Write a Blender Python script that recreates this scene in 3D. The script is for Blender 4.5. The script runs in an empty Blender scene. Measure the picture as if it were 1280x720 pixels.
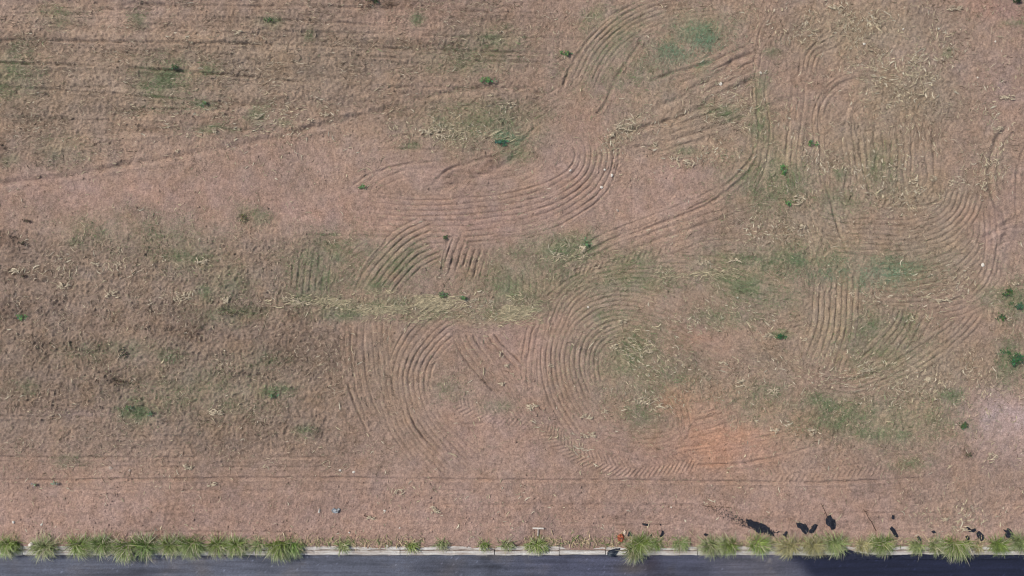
import bpy, math, random
import numpy as np
from mathutils import Vector, Matrix

random.seed(7)
rng = np.random.default_rng(11)
scene = bpy.context.scene
C = scene.collection

# ------------------------------------------------------------------ camera
CAM_H = 22.0            # drone height, m ; the frame covers 32 x 18 m of ground
cam_d = bpy.data.cameras.new("camera")
cam_d.sensor_width = 36.0
cam_d.lens = 36.0 * CAM_H / 32.0
cam_d.clip_end = 2000.0
cam = bpy.data.objects.new("camera", cam_d)
cam.location = (0, 0, CAM_H)
cam.rotation_euler = (0, 0, 0)
C.objects.link(cam)
scene.camera = cam

# ------------------------------------------------------------------ light
SUN_EL = math.radians(45)
SUN_AZ = math.radians(154)      # direction (from +x, ccw) the sun stands in: upper left of the picture
world = bpy.data.worlds.new("World")
scene.world = world
world.use_nodes = True
wn = world.node_tree
bg = wn.nodes["Background"]
sky = wn.nodes.new("ShaderNodeTexSky")
sky.sky_type = 'NISHITA'
sky.sun_disc = False
sky.sun_elevation = SUN_EL
sky.sun_rotation = math.radians(90) - SUN_AZ
sky.dust_density = 2.5
wn.links.new(sky.outputs[0], bg.inputs[0])
bg.inputs[1].default_value = 0.105
sd = bpy.data.lights.new("sun", 'SUN')
sd.energy = 3.7
sd.angle = math.radians(1.2)
sd.color = (1.0, 0.955, 0.90)
sun = bpy.data.objects.new("sun", sd)
sv = Vector((math.cos(SUN_EL) * math.cos(SUN_AZ), math.cos(SUN_EL) * math.sin(SUN_AZ), math.sin(SUN_EL)))
sun.rotation_euler = sv.to_track_quat('Z', 'Y').to_euler()
sun.location = sv * 60
C.objects.link(sun)
scene.view_settings.view_transform = 'Standard'
scene.view_settings.look = 'None'
scene.view_settings.exposure = 0.0
scene.view_settings.gamma = 1.0
scene.render.engine = 'CYCLES'
scene.cycles.filter_width = 1.05

# ------------------------------------------------------------------ helpers
S = 40.0                # survey units per metre of the plan below


def WX(px): return (np.asarray(px, float) - 640.0) / S
def WY(py): return (360.0 - np.asarray(py, float)) / S


_tab = {}


def vnoise(x, y, scale, seed):
    """value noise, quintic interpolation, range -1..1"""
    if seed not in _tab:
        _tab[seed] = np.random.default_rng(1000 + seed).uniform(-1, 1, (512, 512)).astype(np.float32)
    t = _tab[seed]
    u = x * scale + 137.3 * (seed % 7); v = y * scale + 71.9 * (seed % 5)
    iu = np.floor(u).astype(np.int32); iv = np.floor(v).astype(np.int32)
    fu = (u - iu).astype(np.float32); fv = (v - iv).astype(np.float32)
    fu = fu * fu * (3 - 2 * fu); fv = fv * fv * (3 - 2 * fv)
    a = iu & 511; b = iv & 511; a1 = (a + 1) & 511; b1 = (b + 1) & 511
    return (t[a, b] * (1 - fu) + t[a1, b] * fu) * (1 - fv) + (t[a, b1] * (1 - fu) + t[a1, b1] * fu) * fv


def fbm(x, y, scale, seed, octv=4, gain=0.55):
    s = 0; amp = 1.0; tot = 0
    for k in range(octv):
        c, n_ = math.cos(0.6 * k), math.sin(0.6 * k)
        s = s + amp * vnoise(x * c - y * n_, x * n_ + y * c, scale * 2.03 ** k, seed + k)
        tot += amp; amp *= gain
    return s / tot * 1.6


def sstep(a, b, v):
    t = np.clip((v - a) / (b - a), 0, 1)
    return t * t * (3 - 2 * t)


def spline(pts, step=5.0):
    P = np.array(pts, float)
    P = np.vstack([2 * P[0] - P[1], P, 2 * P[-1] - P[-2]])
    out = []
    for i in range(1, len(P) - 2):
        p0, p1, p2, p3 = P[i - 1:i + 3]
        n = max(2, int(np.linalg.norm(p2 - p1) / step))
        for k in range(n):
            t = k / n
            out.append(0.5 * ((2 * p1) + (-p0 + p2) * t + (2 * p0 - 5 * p1 + 4 * p2 - p3) * t * t + (-p0 + 3 * p1 - 3 * p2 + p3) * t ** 3))
    out.append(P[-2])
    return np.array(out)


# ------------------------------------------------------------------ the plan of the field
STEP = 0.0268
XI = np.arange(-17.4, 17.4, STEP)
YI = np.arange(-8.22, 10.2, STEP)
NX, NY = len(XI), len(YI)
gx, gy = np.meshgrid(XI, YI)            # rows = y
gx = gx.astype(np.float32); gy = gy.astype(np.float32)
PX = gx * S + 640; PY = 360 - gy * S    # plan coordinates

warpx = fbm(gx, gy, 0.9, 20, 3) * 9; warpy = fbm(gx, gy, 0.9, 30, 3) * 7


def blobs(lst, px, py):
    m = np.zeros_like(px)
    for b in lst:
        cx, cy, rx, ry = b[:4]; w = b[4] if len(b) > 4 else 1.0; an = math.radians(b[5]) if len(b) > 5 else 0
        dx = px - cx; dy = py - cy
        u = dx * math.cos(an) + dy * math.sin(an); v = -dx * math.sin(an) + dy * math.cos(an)
        m = np.maximum(m, w * np.exp(-((u / rx) ** 2 + (v / ry) ** 2)))
    return m


wpx = PX + warpx; wpy = PY + warpy
GREEN = [(850, 60, 50, 26, .6, -25), (960, 230, 50, 34, .5), (940, 335, 80, 22, .55), (1050, 340, 90, 20, .45), (1090, 430, 50, 36, .4), (790, 440, 60, 44, .4), (660, 345, 70, 30, .4), (470, 330, 80, 30, .35), (1060, 520, 90, 22, .45), (780, 90, 60, 30, .35), (720, 350, 60, 20, .3), (205, 100, 34, 26, .65), (195, 112, 22, 10, .8), (12, 92, 28, 22, .75), (70, 20, 26, 10, .35), (168, 26, 10, 6, .5), (335, 26, 14, 6, .7), (383, 48, 8, 6, .5), (262, 85, 10, 8, .5),
         (255, 130, 12, 7, .7), (325, 145, 10, 12, .6), (358, 157, 9, 4, .6), (265, 162, 30, 5, .55), (80, 190, 30, 14, .35), (14, 200, 9, 6, .9), (520, 22, 8, 8, .6), (620, 50, 30, 14, .6),
         (590, 75, 60, 20, .3), (600, 150, 60, 24, .45), (628, 172, 26, 10, 1.0), (640, 190, 18, 12, .6), (510, 185, 10, 5, .6), (770, 55, 26, 40, .45, 30), (800, 85, 30, 18, .5),
         (878, 42, 30, 18, 1.3), (845, 68, 26, 16, 1.0), (880, 88, 11, 12, .85), (860, 185, 20, 5, .6), (740, 25, 12, 18, .5, 30), (950, 155, 14, 24, .6), (965, 175, 12, 10, .5), (900, 142, 18, 8, .65),
         (946, 110, 10, 14, .6), (967, 68, 10, 5, .6), (978, 215, 18, 16, .8), (975, 240, 38, 20, .5), (1050, 215, 10, 8, .7), (1100, 215, 20, 22, .45), (1180, 65, 8, 6, .6), (1270, 30, 14, 5, .6),
         (925, 320, 45, 12, .6), (985, 322, 32, 15, 1.2), (930, 355, 50, 20, 1.1, 15), (890, 345, 20, 10, .7), (1115, 340, 32, 17, 1.0), (1075, 350, 18, 12, .7), (1020, 325, 50, 18, .45), (1040, 250, 30, 20, .4),
         (905, 395, 40, 12, .5), (975, 420, 12, 4, 1.0), (1085, 415, 18, 26, .55), (1130, 400, 12, 20, .55, -30), (1090, 440, 16, 10, .7), (790, 445, 50, 40, .55), (770, 460, 30, 18, .5), (830, 475, 40, 24, .35),
         (800, 345, 60, 20, .5), (760, 395, 40, 16, .4), (640, 360, 34, 22, .7), (705, 310, 44, 18, .75), (735, 305, 12, 14, .8), (790, 325, 26, 14, .65), (650, 385, 50, 12, .5), (640, 315, 26, 12, .4),
         (490, 330, 34, 26, .6), (430, 310, 44, 20, .6), (395, 345, 34, 32, .6), (470, 355, 24, 10, .8), (430, 392, 40, 8, .65), (480, 382, 30, 8, .55), (380, 372, 16, 6, .7), (535, 395, 40, 8, .4),
         (230, 320, 40, 18, .55), (285, 350, 30, 16, .4), (205, 295, 60, 22, .3), (120, 285, 40, 20, .3), (90, 300, 14, 6, .5), (310, 275, 18, 12, .5), (290, 390, 40, 10, .45), (250, 365, 12, 8, .5),
         (175, 515, 22, 11, .8), (345, 490, 22, 7, .8), (205, 442, 12, 8, .6), (250, 490, 80, 30, .25), (325, 450, 30, 12, .3), (140, 440, 60, 14, .25), (80, 570, 12, 7, .4), (25, 487, 12, 12, .4), (380, 540, 14, 8, .5),
         (1035, 508, 26, 10, .8, 15), (1100, 537, 40, 10, .9), (1192, 495, 20, 9, .8), (1060, 525, 26, 10, .7), (1140, 575, 26, 8, .4), (1265, 375, 14, 22, .8), (1268, 450, 20, 22, .9), (1240, 370, 14, 14, .4),
         (1150, 520, 60, 30, .3), (800, 520, 30, 20, .35), (560, 495, 20, 12, .35), (620, 505, 20, 8, .3), (950, 500, 50, 20, .25), (710, 250, 30, 8, .0)]
STRAW = [(520, 380, 110, 12, 1.0), (600, 395, 60, 10, .9), (425, 385, 90, 12, .7), (110, 340, 90, 50, .45), (70, 110, 180, 100, .55), (330, 80, 240, 80, .6), (560, 60, 140, 50, .5), (600, 150, 120, 40, .7),
         (880, 150, 120, 60, .6), (780, 165, 50, 18, .8, -40), (1080, 40, 110, 50, .9), (1140, 110, 80, 60, 1.0), (1090, 190, 100, 70, .8), (1140, 240, 80, 40, .9), (980, 200, 70, 60, .8), (1000, 300, 120, 60, .8),
         (1160, 320, 90, 60, .8), (1050, 400, 120, 60, .7), (1160, 460, 100, 60, .8), (900, 360, 90, 30, .5), (780, 440, 60, 50, .7), (760, 350, 90, 40, .6), (700, 320, 60, 24, .7), (860, 480, 120, 40, .6),
         (1080, 520, 120, 40, .7), (1200, 640, 80, 30, .6), (250, 360, 160, 60, .5), (250, 470, 240, 80, .45), (50, 440, 90, 60, .4), (1240, 470, 50, 60, .6), (540, 470, 60, 30, .3), (860, 20, 120, 26, .5), (970, 450, 60, 40, .6),
         (1240, 200, 30, 50, .5), (640, 360, 60, 40, .6), (480, 460, 60, 80, .35), (1250, 380, 30, 40, .5), (940, 520, 40, 12, .6), (700, 550, 40, 12, .4, 30)]
BARE = [(1262, 522, 50, 36, 1.2), (905, 553, 60, 26, 1.0, -12), (120, 245, 260, 26, 1.0), (420, 262, 200, 26, 1.0), (620, 272, 170, 24, 1.0), (735, 210, 50, 60, .9), (700, 150, 30, 30, .8), (770, 115, 24, 30, .8, 30), (560, 215, 90, 14, .6), (330, 200, 130, 22, .6),
        (650, 440, 34, 50, .8), (620, 540, 80, 60, .9), (690, 570, 90, 40, 1.0), (820, 580, 110, 30, .9), (560, 300, 120, 14, .7), (560, 600, 220, 26, .6), (850, 215, 60, 22, .8), (820, 250, 120, 24, .7, -18),
        (900, 240, 50, 20, .5, -20), (940, 280, 40, 14, .6), (1240, 290, 34, 40, .9), (1250, 250, 24, 60, .7), (880, 430, 50, 20, .5), (580, 455, 60, 40, .4), (1200, 95, 110, 30, .45, 18), (1140, 610, 100, 30, .4),
        (510, 30, 60, 22, .7), (730, 440, 30, 40, .5)]
DARK = [(15, 300, 26, 12, .8), (25, 320, 16, 10, .8), (20, 345, 24, 8, .7), (10, 385, 20, 18, .6), (60, 380, 24, 10, .5), (150, 480, 34, 12, 1.0), (285, 390, 50, 12, .8), (180, 400, 70, 14, .6), (380, 420, 50, 36, .5),
        (60, 430, 70, 26, .5), (100, 430, 40, 14, .5), (330, 455, 60, 20, .45), (80, 500, 100, 20, .35), (300, 530, 90, 20, .4), (420, 540, 50, 40, .45), (240, 420, 70, 12, .55), (305, 275, 18, 10, .6), (5, 180, 8, 20, .7),
        (120, 155, 34, 4, .5), (185, 163, 16, 5, .6), (470, 2, 30, 6, 1.0), (560, 50, 50, 8, .4), (400, 25, 40, 14, .4), (280, 25, 40, 10, .4), (668, 132, 10, 6, .7), (590, 530, 16, 10, .6), (1210, 568, 9, 7, .9), (1035, 535, 26, 12, .2),
        (1230, 572, 8, 6, .5), (850, 2, 30, 5, .5), (640, 190, 20, 6, .6), (600, 210, 60, 6, .5, -20)]
ORANGE = [(930, 552, 90, 30, .6, -10), (905, 553, 80, 32, 1.0, -12), (860, 510, 40, 26, .65), (940, 540, 60, 16, .7, -10), (860, 480, 20, 10, .4), (880, 575, 40, 12, .9), (1000, 520, 30, 10, .4), (900, 530, 30, 60, .5), (870, 420, 20, 8, .35)]
LAV = [(1262, 522, 52, 38, 1.0), (1268, 300, 26, 36, .12), (1230, 100, 90, 34, .15, 15), (170, 22, 60, 12, .12), (100, 520, 40, 8, .3)]
RED = [(1258, 10, 60, 16, 1.8, 15), (1250, 8, 40, 14, 1.0, 15), (690, 150, 20, 10, .3), (520, 10, 50, 20, .5), (230, 245, 200, 30, .3), (60, 590, 120, 30, .5), (640, 430, 26, 30, .6), (330, 640, 600, 40, .4), (1060, 650, 60, 20, .4), (730, 150, 20, 20, .5)]

green = np.clip(blobs(GREEN, wpx, wpy) * (0.9 + 0.5 * fbm(gx, gy, 3.5, 40, 3)), 0, 1)
bare_ = 0
straw = np.clip(blobs(STRAW, wpx, wpy), 0, 1)
bare = np.clip(blobs(BARE, wpx + 2.5 * warpx, wpy + 1.5 * warpy) * (0.85 + 0.5 * fbm(gx, gy, 2.0, 45, 3)), 0, 1)
bare = np.maximum(bare, 0.8 * sstep(585, 640, wpy))
dark = np.clip(blobs(DARK, wpx, wpy) * (0.75 + 0.9 * fbm(gx, gy, 2.2, 50, 3)), 0, 1)
orange = np.clip(blobs(ORANGE, wpx, wpy), 0, 1) * (0.8 + 0.4 * fbm(gx, gy, 1.6, 60, 3))
lav = np.clip(blobs(LAV, wpx, wpy), 0, 1)
redm = np.clip(blobs(RED, wpx, wpy), 0, 1.6)
upleft = (1 - sstep(560, 760, PX)) * (1 - sstep(190, 230, PY + 0.12 * PX))
lowleft = (1 - sstep(380, 470, PX)) * sstep(280, 320, PY) * (1 - sstep(540, 600, PY))

# ---- base relief
H = 0.05 * fbm(gx, gy, 0.22, 1, 3)
rough = 0.45 + 0.75 * straw + 0.9 * dark + 0.5 * lowleft + 0.25 * upleft - 0.45 * bare + 0.3 * green
rough = np.clip(rough + 0.40 * sstep(590, 640, PY), 0.36, 1.8)
fine = (0.006 * fbm(gx, gy, 7.5, 90, 3) + 0.0175 * fbm(gx, gy, 17.0, 100, 2))
# rows left by the old crop, running across the upper left and, fainter, the lower left
rows = fbm(gx * 0.10, (gy + 0.012 * gx + 0.06 * fbm(gx, gy, 0.25, 9, 2)) * 1.0, 3.4, 112, 3) * 0.040 * np.clip(upleft + 0.6 * lowleft + 0.5 * sstep(560, 640, PY), 0, 1)
# vertical passes on the right
rows += np.clip(blobs([(1110, 190, 90, 60, 1.0), (1060, 300, 60, 40, .4)], PX, PY), 0, 1) * 0.016 * fbm(gx, gy * 0.10, 2.8, 120, 2)
rows += np.clip(blobs([(1210, 70, 90, 40, 1.0)], PX, PY), 0, 1) * 0.010 * fbm((gx + gy) * 0.1, (gy + 0.3 * gx), 3.5, 125, 2)
H += rows

GL_ = np.zeros_like(H)
TR_ = np.zeros_like(H)
covmask = np.zeros_like(H)
ang = np.full(H.shape, np.nan, np.float32)      # direction of the last pass over each spot


def near(pts, half):
    P = spline(pts)
    x0, x1 = P[:, 0].min() - half - 4, P[:, 0].max() + half + 4
    y0, y1 = P[:, 1].min() - half - 4, P[:, 1].max() + half + 4
    i0 = int(np.clip((WX(x0) - XI[0]) / STEP, 0, NX)); i1 = int(np.clip((WX(x1) - XI[0]) / STEP + 1, 0, NX))
    j0 = int(np.clip((WY(y1) - YI[0]) / STEP, 0, NY)); j1 = int(np.clip((WY(y0) - YI[0]) / STEP + 1, 0, NY))
    sl = (slice(j0, j1), slice(i0, i1))
    qx = PX[sl]; qy = PY[sl]
    best = np.full(qx.shape, 1e9, np.float32); D = best.copy(); A = best.copy(); T = best.copy()
    s0 = 0.0
    L = np.sum(np.linalg.norm(np.diff(P, axis=0), axis=1))
    for k in range(len(P) - 1):
        a = P[k]; d = P[k + 1] - a; l = float(np.hypot(*d)); d = d / l
        rx = qx - a[0]; ry = qy - a[1]
        t = rx * d[0] + ry * d[1]
        tc = np.clip(t, -l * (k == 0) * 3, l + (l * 3 if k == len(P) - 2 else 0))
        ex = rx - tc * d[0]; ey = ry - tc * d[1]
        dist = np.hypot(ex, ey)
        m = dist < best
        best = np.where(m, dist, best)
        D = np.where(m, -rx * d[1] + ry * d[0], D)
        A = np.where(m, s0 + tc, A)
        T = np.where(m, math.atan2(-d[1], d[0]), T)
        s0 += l
    return sl, best, D, A, T, L


def grooves(pts, width, n, depth=0.022, fade=18, seed=0, keep=0.25, end=1.0, wob=1.0):
    sl, best, D, A, T, L = near(pts, width / 2)
    sp = width / n
    x = gx[sl]; y = gy[sl]
    ragged = 9 * vnoise(x, y, 3.0, 136) + 7 * vnoise(D / sp * 3.1, D * 0, 1.0, 137)
    w = sstep(width / 2 + 2, width / 2 - 2, best) * sstep(0, fade + 6, A + ragged) * sstep(0, fade * end + 6, L - A + ragged)
    ph = D / sp * 2 * math.pi + wob * 1.1 * vnoise(x, y, 1.1, 130 + seed % 5) + wob * 0.5 * vnoise(x, y, 4.0, 133)
    wr = np.abs(np.mod(ph + math.pi, 2 * math.pi) - math.pi)
    prof = 0.45 - 1.45 * np.exp(-(wr / 0.85) ** 2)
    amp = np.clip(1.15 + 0.5 * fbm(x, y, 1.3, 140 + seed % 5, 2), 0.35, 1.7)
    br = 1 + 0.55 * fbm(x, y, 6.0, 150, 2)
    line = 0.85 + 0.40 * vnoise(np.floor(D / sp + 0.25) * 7.7, A * 0.012, 1.0, 160 + seed % 3)
    h = prof * depth * amp * br * line
    H[sl] = H[sl] - w * rows[sl] * 0.8
    GL_[sl] = GL_[sl] * (1 - w) + w * h * 1.12
    covmask[sl] = np.maximum(covmask[sl], w * (1 - keep))
    ang[sl] = np.where(w > 0.35, T, ang[sl])


def trench(pts, w=3.0, depth=0.035, fade=25, berm=0.35, seed=0):
    w = 1.2 + (0.42 if w < 3.5 else 0.75) * (w - 1.2)
    sl, best, D, A, T, L = near(pts, w * 4)
    x = gx[sl]; y = gy[sl]
    e = sstep(0, fade, A) * sstep(0, fade, L - A) * np.clip(0.9 + 0.6 * fbm(x, y, 1.1, 170 + seed, 2), 0.15, 1.4)
    D = D + 0.8 * vnoise(x, y, 2.2, 175)
    h = -depth * np.exp(-(D / w) ** 2) + berm * depth * np.exp(-((np.abs(D) - 1.9 * w) / (0.8 * w)) ** 2)
    h = np.where(best < w * 4, h, 0)
    TR_[sl] += e * h * 0.95 * (0.8 + 0.5 * vnoise(x, y, 5.0, 178))
    ang[sl] = np.where(best < w * 1.5, T, ang[sl])


def tread(pts, width=22, pitch=7.0, depth=0.02, slope=0.9, fade=20):
    sl, best, D, A, T, L = near(pts, width / 2 + 4)
    x = gx[sl]; y = gy[sl]
    w = sstep(width / 2 + 1.5, width / 2 - 1, best) * sstep(0, fade, A) * sstep(0, fade, L - A)
    side = np.where(D > 0, 0.5, 0.0)
    ph = (A + np.abs(D) * slope) / pitch + side
    prof = np.cos(ph * 2 * math.pi)
    prof = np.clip(prof * 1.6, -0.7, 1)
    h = prof * depth - 0.012
    H[sl] += w * h * np.clip(0.95 + 0.5 * fbm(x, y, 1.5, 180, 2), 0.2, 1.3)
    covmask[sl] = np.maximum(covmask[sl], w * 0.8)


# harrow passes (plan units, 40 to a metre)
grooves([(668, 500), (666, 450), (676, 405), (705, 370), (750, 345), (810, 330), (880, 332), (945, 350), (1000, 375)], 34, 5, 0.017, 40, 31)
grooves([(748, 500), (738, 465), (742, 432), (768, 412), (805, 410), (850, 425), (890, 452), (930, 470)], 28, 5, 0.016, 30, 32)
grooves([(725, 530), (765, 548), (815, 556), (870, 540), (930, 520)], 40, 6, 0.014, 40, 33)
grooves([(900, 412), (935, 440), (975, 468), (1020, 488)], 30, 4, 0.015, 30, 34)
grooves([(1010, 470), (1060, 486), (1110, 472), (1160, 445), (1205, 410), (1235, 370)], 26, 4, 0.016, 40, 35)
grooves([(690, 340), (740, 310), (800, 285), (860, 262), (915, 235)], 26, 3, 0.016, 30, 36)
grooves([(960, 60), (950, 110), (955, 160), (950, 210), (930, 240)], 22, 3, 0.016, 30, 37)
grooves([(1000, 100), (995, 150), (990, 210), (1000, 260)], 30, 4, 0.014, 30, 38)
grooves([(840, 120), (880, 104), (930, 82), (960, 70)], 60, 6, 0.014, 30, 39)
grooves([(790, 180), (840, 168), (900, 145), (950, 125)], 44, 5, 0.012, 30, 40)
grooves([(640, 320), (655, 350), (650, 380)], 50, 6, 0.010, 20, 41)
grooves([(480, 300), (430, 330), (410, 370)], 30, 4, 0.008, 20, 42)
grooves([(1250, 160), (1246, 200), (1250, 250), (1262, 290)], 16, 2, 0.012, 20, 43)
grooves([(1150, 390), (1200, 380), (1240, 350), (1256, 300)], 36, 5, 0.014, 30, 44)
grooves([(650, 150), (690, 130), (720, 110), (745, 70)], 34, 5, 0.009, 30, 45)
grooves([(500, 230), (560, 222), (620, 225), (670, 210), (690, 180)], 30, 4, 0.007, 30, 46)
grooves([(440, 272), (520, 277), (600, 274), (655, 266), (700, 250), (732, 228), (746, 200), (742, 172), (722, 142)], 62, 9, 0.019, 60, 1)
grooves([(722, 114), (738, 78), (764, 44), (800, 20), (850, 6), (905, 0)], 46, 8, 0.017, 25, 2)
grooves([(968, 68), (966, 48), (977, 24)], 46, 8, 0.021, 6, 3)
grooves([(1010, 94), (1016, 68), (1040, 54)], 24, 4, 0.02, 8, 4)
grooves([(1110, 135), (1112, 200), (1114, 258)], 130, 14, 0.015, 40, 5, wob=2.2)
grooves([(980, 262), (1040, 288), (1090, 294), (1140, 293), (1175, 283), (1198, 262), (1208, 230)], 52, 8, 0.019, 45, 6, end=.5)
grooves([(1085, 350), (1130, 351), (1165, 346), (1200, 330), (1224, 300), (1226, 268)], 56, 8, 0.017, 30, 7)
grooves([(848, 338), (900, 356), (950, 374), (1014, 386)], 58, 9, 0.013, 25, 8)
grooves([(1048, 336), (1046, 380), (1041, 420), (1024, 466)], 58, 8, 0.022, 14, 9)
grooves([(1066, 466), (1098, 438), (1124, 408), (1134, 380)], 28, 4, 0.022, 14, 10)
grooves([(1122, 452), (1146, 415), (1162, 382)], 26, 3, 0.018, 14, 11)
grooves([(745, 548), (718, 508), (703, 470), (702, 435), (715, 405), (742, 384), (780, 376), (825, 385), (870, 406), (925, 440)], 56, 9, 0.019, 30, 12)
grooves([(690, 420), (705, 380), (740, 352), (790, 342), (840, 345)], 30, 5, 0.014, 30, 13)
grooves([(760, 425), (800, 450), (850, 490)], 60, 8, 0.016, 30, 14)
grooves([(770, 520), (815, 530), (860, 520)], 30, 5, 0.011, 20, 15)
grooves([(448, 394), (448, 440), (453, 485), (470, 525), (492, 560)], 46, 6, 0.020, 25, 16, end=2.5)
grooves([(604, 390), (566, 398), (538, 418), (519, 445), (511, 475), (515, 505), (530, 535), (553, 562), (584, 592)], 60, 9, 0.022, 25, 17)
grooves([(586, 398), (594, 424), (614, 450), (642, 478)], 56, 7, 0.036, 14, 18, wob=.5)
grooves([(462, 368), (485, 336), (512, 310), (545, 293)], 58, 8, 0.021, 14, 19)
grooves([(576, 346), (583, 320), (592, 296)], 62, 8, 0.030, 7, 20, wob=.3)
grooves([(386, 380), (388, 345), (394, 312)], 54, 7, 0.022, 14, 21, wob=.5)
grooves([(400, 410), (420, 440), (434, 480)], 26, 4, 0.012, 16, 22)
grooves([(450, 250), (475, 225), (515, 212), (560, 210)], 26, 3, 0.009, 20, 23)
grooves([(770, 325), (830, 298), (890, 278), (950, 262)], 44, 4, 0.012, 30, 24)
grooves([(1228, 315), (1252, 296), (1290, 288)], 24, 3, 0.013, 12, 25)
grooves([(842, 562), (900, 554), (960, 545), (1010, 535)], 20, 4, 0.008, 20, 26)
grooves([(560, 400), (600, 405), (640, 398), (690, 380)], 30, 5, 0.009, 20, 50)
grooves([(930, 405), (975, 412), (1012, 405)], 26, 4, 0.013, 12, 51)
grooves([(990, 240), (1010, 280), (1030, 330)], 34, 4, 0.008, 20, 52)
grooves([(1150, 330), (1190, 315), (1215, 290)], 24, 3, 0.012, 14, 53)
grooves([(1030, 240), (1025, 190), (1025, 140), (1045, 108), (1078, 96), (1112, 102), (1140, 120)], 20, 3, 0.018, 16, 60)
grooves([(1076, 255), (1070, 200), (1066, 150), (1075, 125), (1100, 118)], 16, 2, 0.015, 16, 61)
grooves([(472, 398), (474, 440), (480, 495), (500, 545), (534, 592)], 26, 4, 0.014, 20, 62)
grooves([(975, 30), (955, 60), (948, 95)], 14, 2, 0.015, 10, 63)
grooves([(1236, 250), (1240, 300), (1232, 345), (1205, 375)], 22, 3, 0.014, 16, 64)
grooves([(935, 402), (960, 440), (1000, 466), (1060, 474), (1110, 458), (1155, 430), (1200, 400)], 14, 2, 0.018, 16, 65)
grooves([(868, 345), (900, 372), (935, 395), (975, 405)], 26, 4, 0.012, 16, 66)
grooves([(640, 470), (655, 500), (690, 530)], 22, 3, 0.010, 16, 67)
grooves([(830, 352), (870, 385), (915, 418), (965, 450), (1010, 478)], 44, 7, 0.013, 30, 70)
grooves([(860, 305), (910, 300), (960, 306), (1010, 322)], 30, 4, 0.010, 24, 71)
grooves([(800, 470), (835, 495), (850, 530), (835, 560)], 34, 5, 0.011, 24, 72)
grooves([(600, 430), (625, 470), (650, 500)], 30, 5, 0.010, 20, 73)
# wheel ruts
trench([(-30, 232), (70, 222), (160, 206), (250, 191), (340, 173), (400, 157), (450, 145), (510, 127), (560, 115), (600, 110), (650, 111), (700, 124)], 4.2, 0.050, 20, seed=1)
trench([(535, 236), (558, 214), (590, 203), (625, 192), (652, 176), (676, 152)], 3.0, 0.042, 12, seed=2)
trench([(540, 240), (590, 224), (630, 206), (655, 186)], 4.5, 0.034, 20, seed=3)
trench([(434, 238), (462, 218), (500, 207), (550, 202)], 1.8, 0.022, 16)
trench([(806, 42), (792, 65), (770, 98), (756, 130), (744, 148)], 3.0, 0.042, 12, seed=1)
trench([(790, 6), (762, 20), (740, 44), (722, 68), (710, 92), (702, 114)], 2.6, 0.036, 12)
trench([(815, 136), (860, 116), (895, 94), (920, 76), (948, 64)], 4.2, 0.05, 12, seed=2)
trench([(775, 166), (830, 153), (880, 131), (925, 108), (946, 97)], 4.5, 0.05, 12, seed=3)
trench([(825, 178), (870, 167), (915, 152), (955, 134), (1000, 118)], 4.0, 0.036, 18)
trench([(815, 100), (850, 89), (880, 80), (908, 68)], 3.0, 0.038, 12)
trench([(780, 184), (830, 182), (890, 177)], 2.6, 0.026, 16)
trench([(943, 66), (945, 100), (948, 150), (942, 190), (925, 216), (900, 236)], 2.4, 0.038, 10, seed=1)
trench([(997, 98), (1007, 68), (1030, 46)], 2.4, 0.038, 8)
trench([(995, 98), (988, 130), (984, 178), (980, 200)], 2.4, 0.022, 12)
trench([(1024, 126), (1045, 109), (1078, 99), (1112, 102)], 4.0, 0.035, 12)
trench([(1026, 118), (1027, 170), (1032, 222), (1042, 262), (1060, 322)], 2.8, 0.042, 20, seed=2)
trench([(1068, 140), (1076, 190), (1084, 226), (1090, 252)], 2.6, 0.034, 14)
trench([(1085, 257), (1150, 258), (1182, 246)], 1.8, 0.026, 10)
trench([(1262, 156), (1245, 176), (1238, 205), (1237, 232), (1250, 264), (1266, 292)], 3.6, 0.045, 10, seed=3)
trench([(1292, 170), (1276, 196), (1271, 230), (1272, 272)], 3.2, 0.035, 10)
trench([(1226, 300), (1252, 284), (1290, 262)], 3.6, 0.032, 10)
trench([(1262, 272), (1256, 300), (1246, 320), (1262, 352)], 4.2, 0.028, 10)
trench([(720, 322), (765, 301), (810, 285), (850, 270), (890, 252), (925, 226), (948, 196)], 3.0, 0.040, 18, seed=1)
trench([(755, 324), (820, 300), (880, 280), (950, 255)], 2.4, 0.022, 18)
trench([(830, 318), (870, 322), (920, 320), (985, 335)], 3.2, 0.024, 18)
trench([(930, 396), (948, 424), (968, 446), (995, 462), (1025, 474), (1060, 477), (1102, 463), (1150, 436), (1196, 408)], 4.5, 0.034, 18, seed=2)
trench([(1120, 378), (1160, 378), (1215, 372)], 1.8, 0.026, 8)
trench([(820, 400), (860, 425), (905, 460)], 1.8, 0.02, 12)
trench([(760, 400), (800, 405), (850, 430), (880, 450)], 1.8, 0.018, 12)
trench([(424, 410), (428, 460), (446, 510), (462, 545)], 2.0, 0.024, 14)
trench([(442, 364), (462, 326), (486, 296)], 2.0, 0.032, 8)
trench([(552, 342), (555, 318), (561, 297)], 1.9, 0.030, 6)
trench([(540, 520), (552, 545), (580, 560)], 1.8, 0.016, 8)
trench([(688, 556), (715, 577), (745, 590), (785, 599)], 1.9, 0.020, 10)
trench([(-40, 601), (200, 599), (420, 598), (640, 600), (760, 601), (880, 602), (1000, 603), (1090, 601), (1180, 596)], 2.4, 0.042, 40)
trench([(866, 582), (900, 581), (940, 577), (980, 568), (1030, 553)], 2.6, 0.036, 10)
trench([(838, 562), (875, 556), (930, 547), (970, 545)], 2.4, 0.022, 12)
trench([(1086, 554), (1110, 563), (1132, 573)], 2.2, 0.032, 6)
trench([(980, 585), (1040, 584), (1130, 570), (1190, 558)], 2.0, 0.014, 14)
trench([(560, 531), (640, 529), (720, 533), (770, 545)], 2.2, 0.016, 20)
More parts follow.
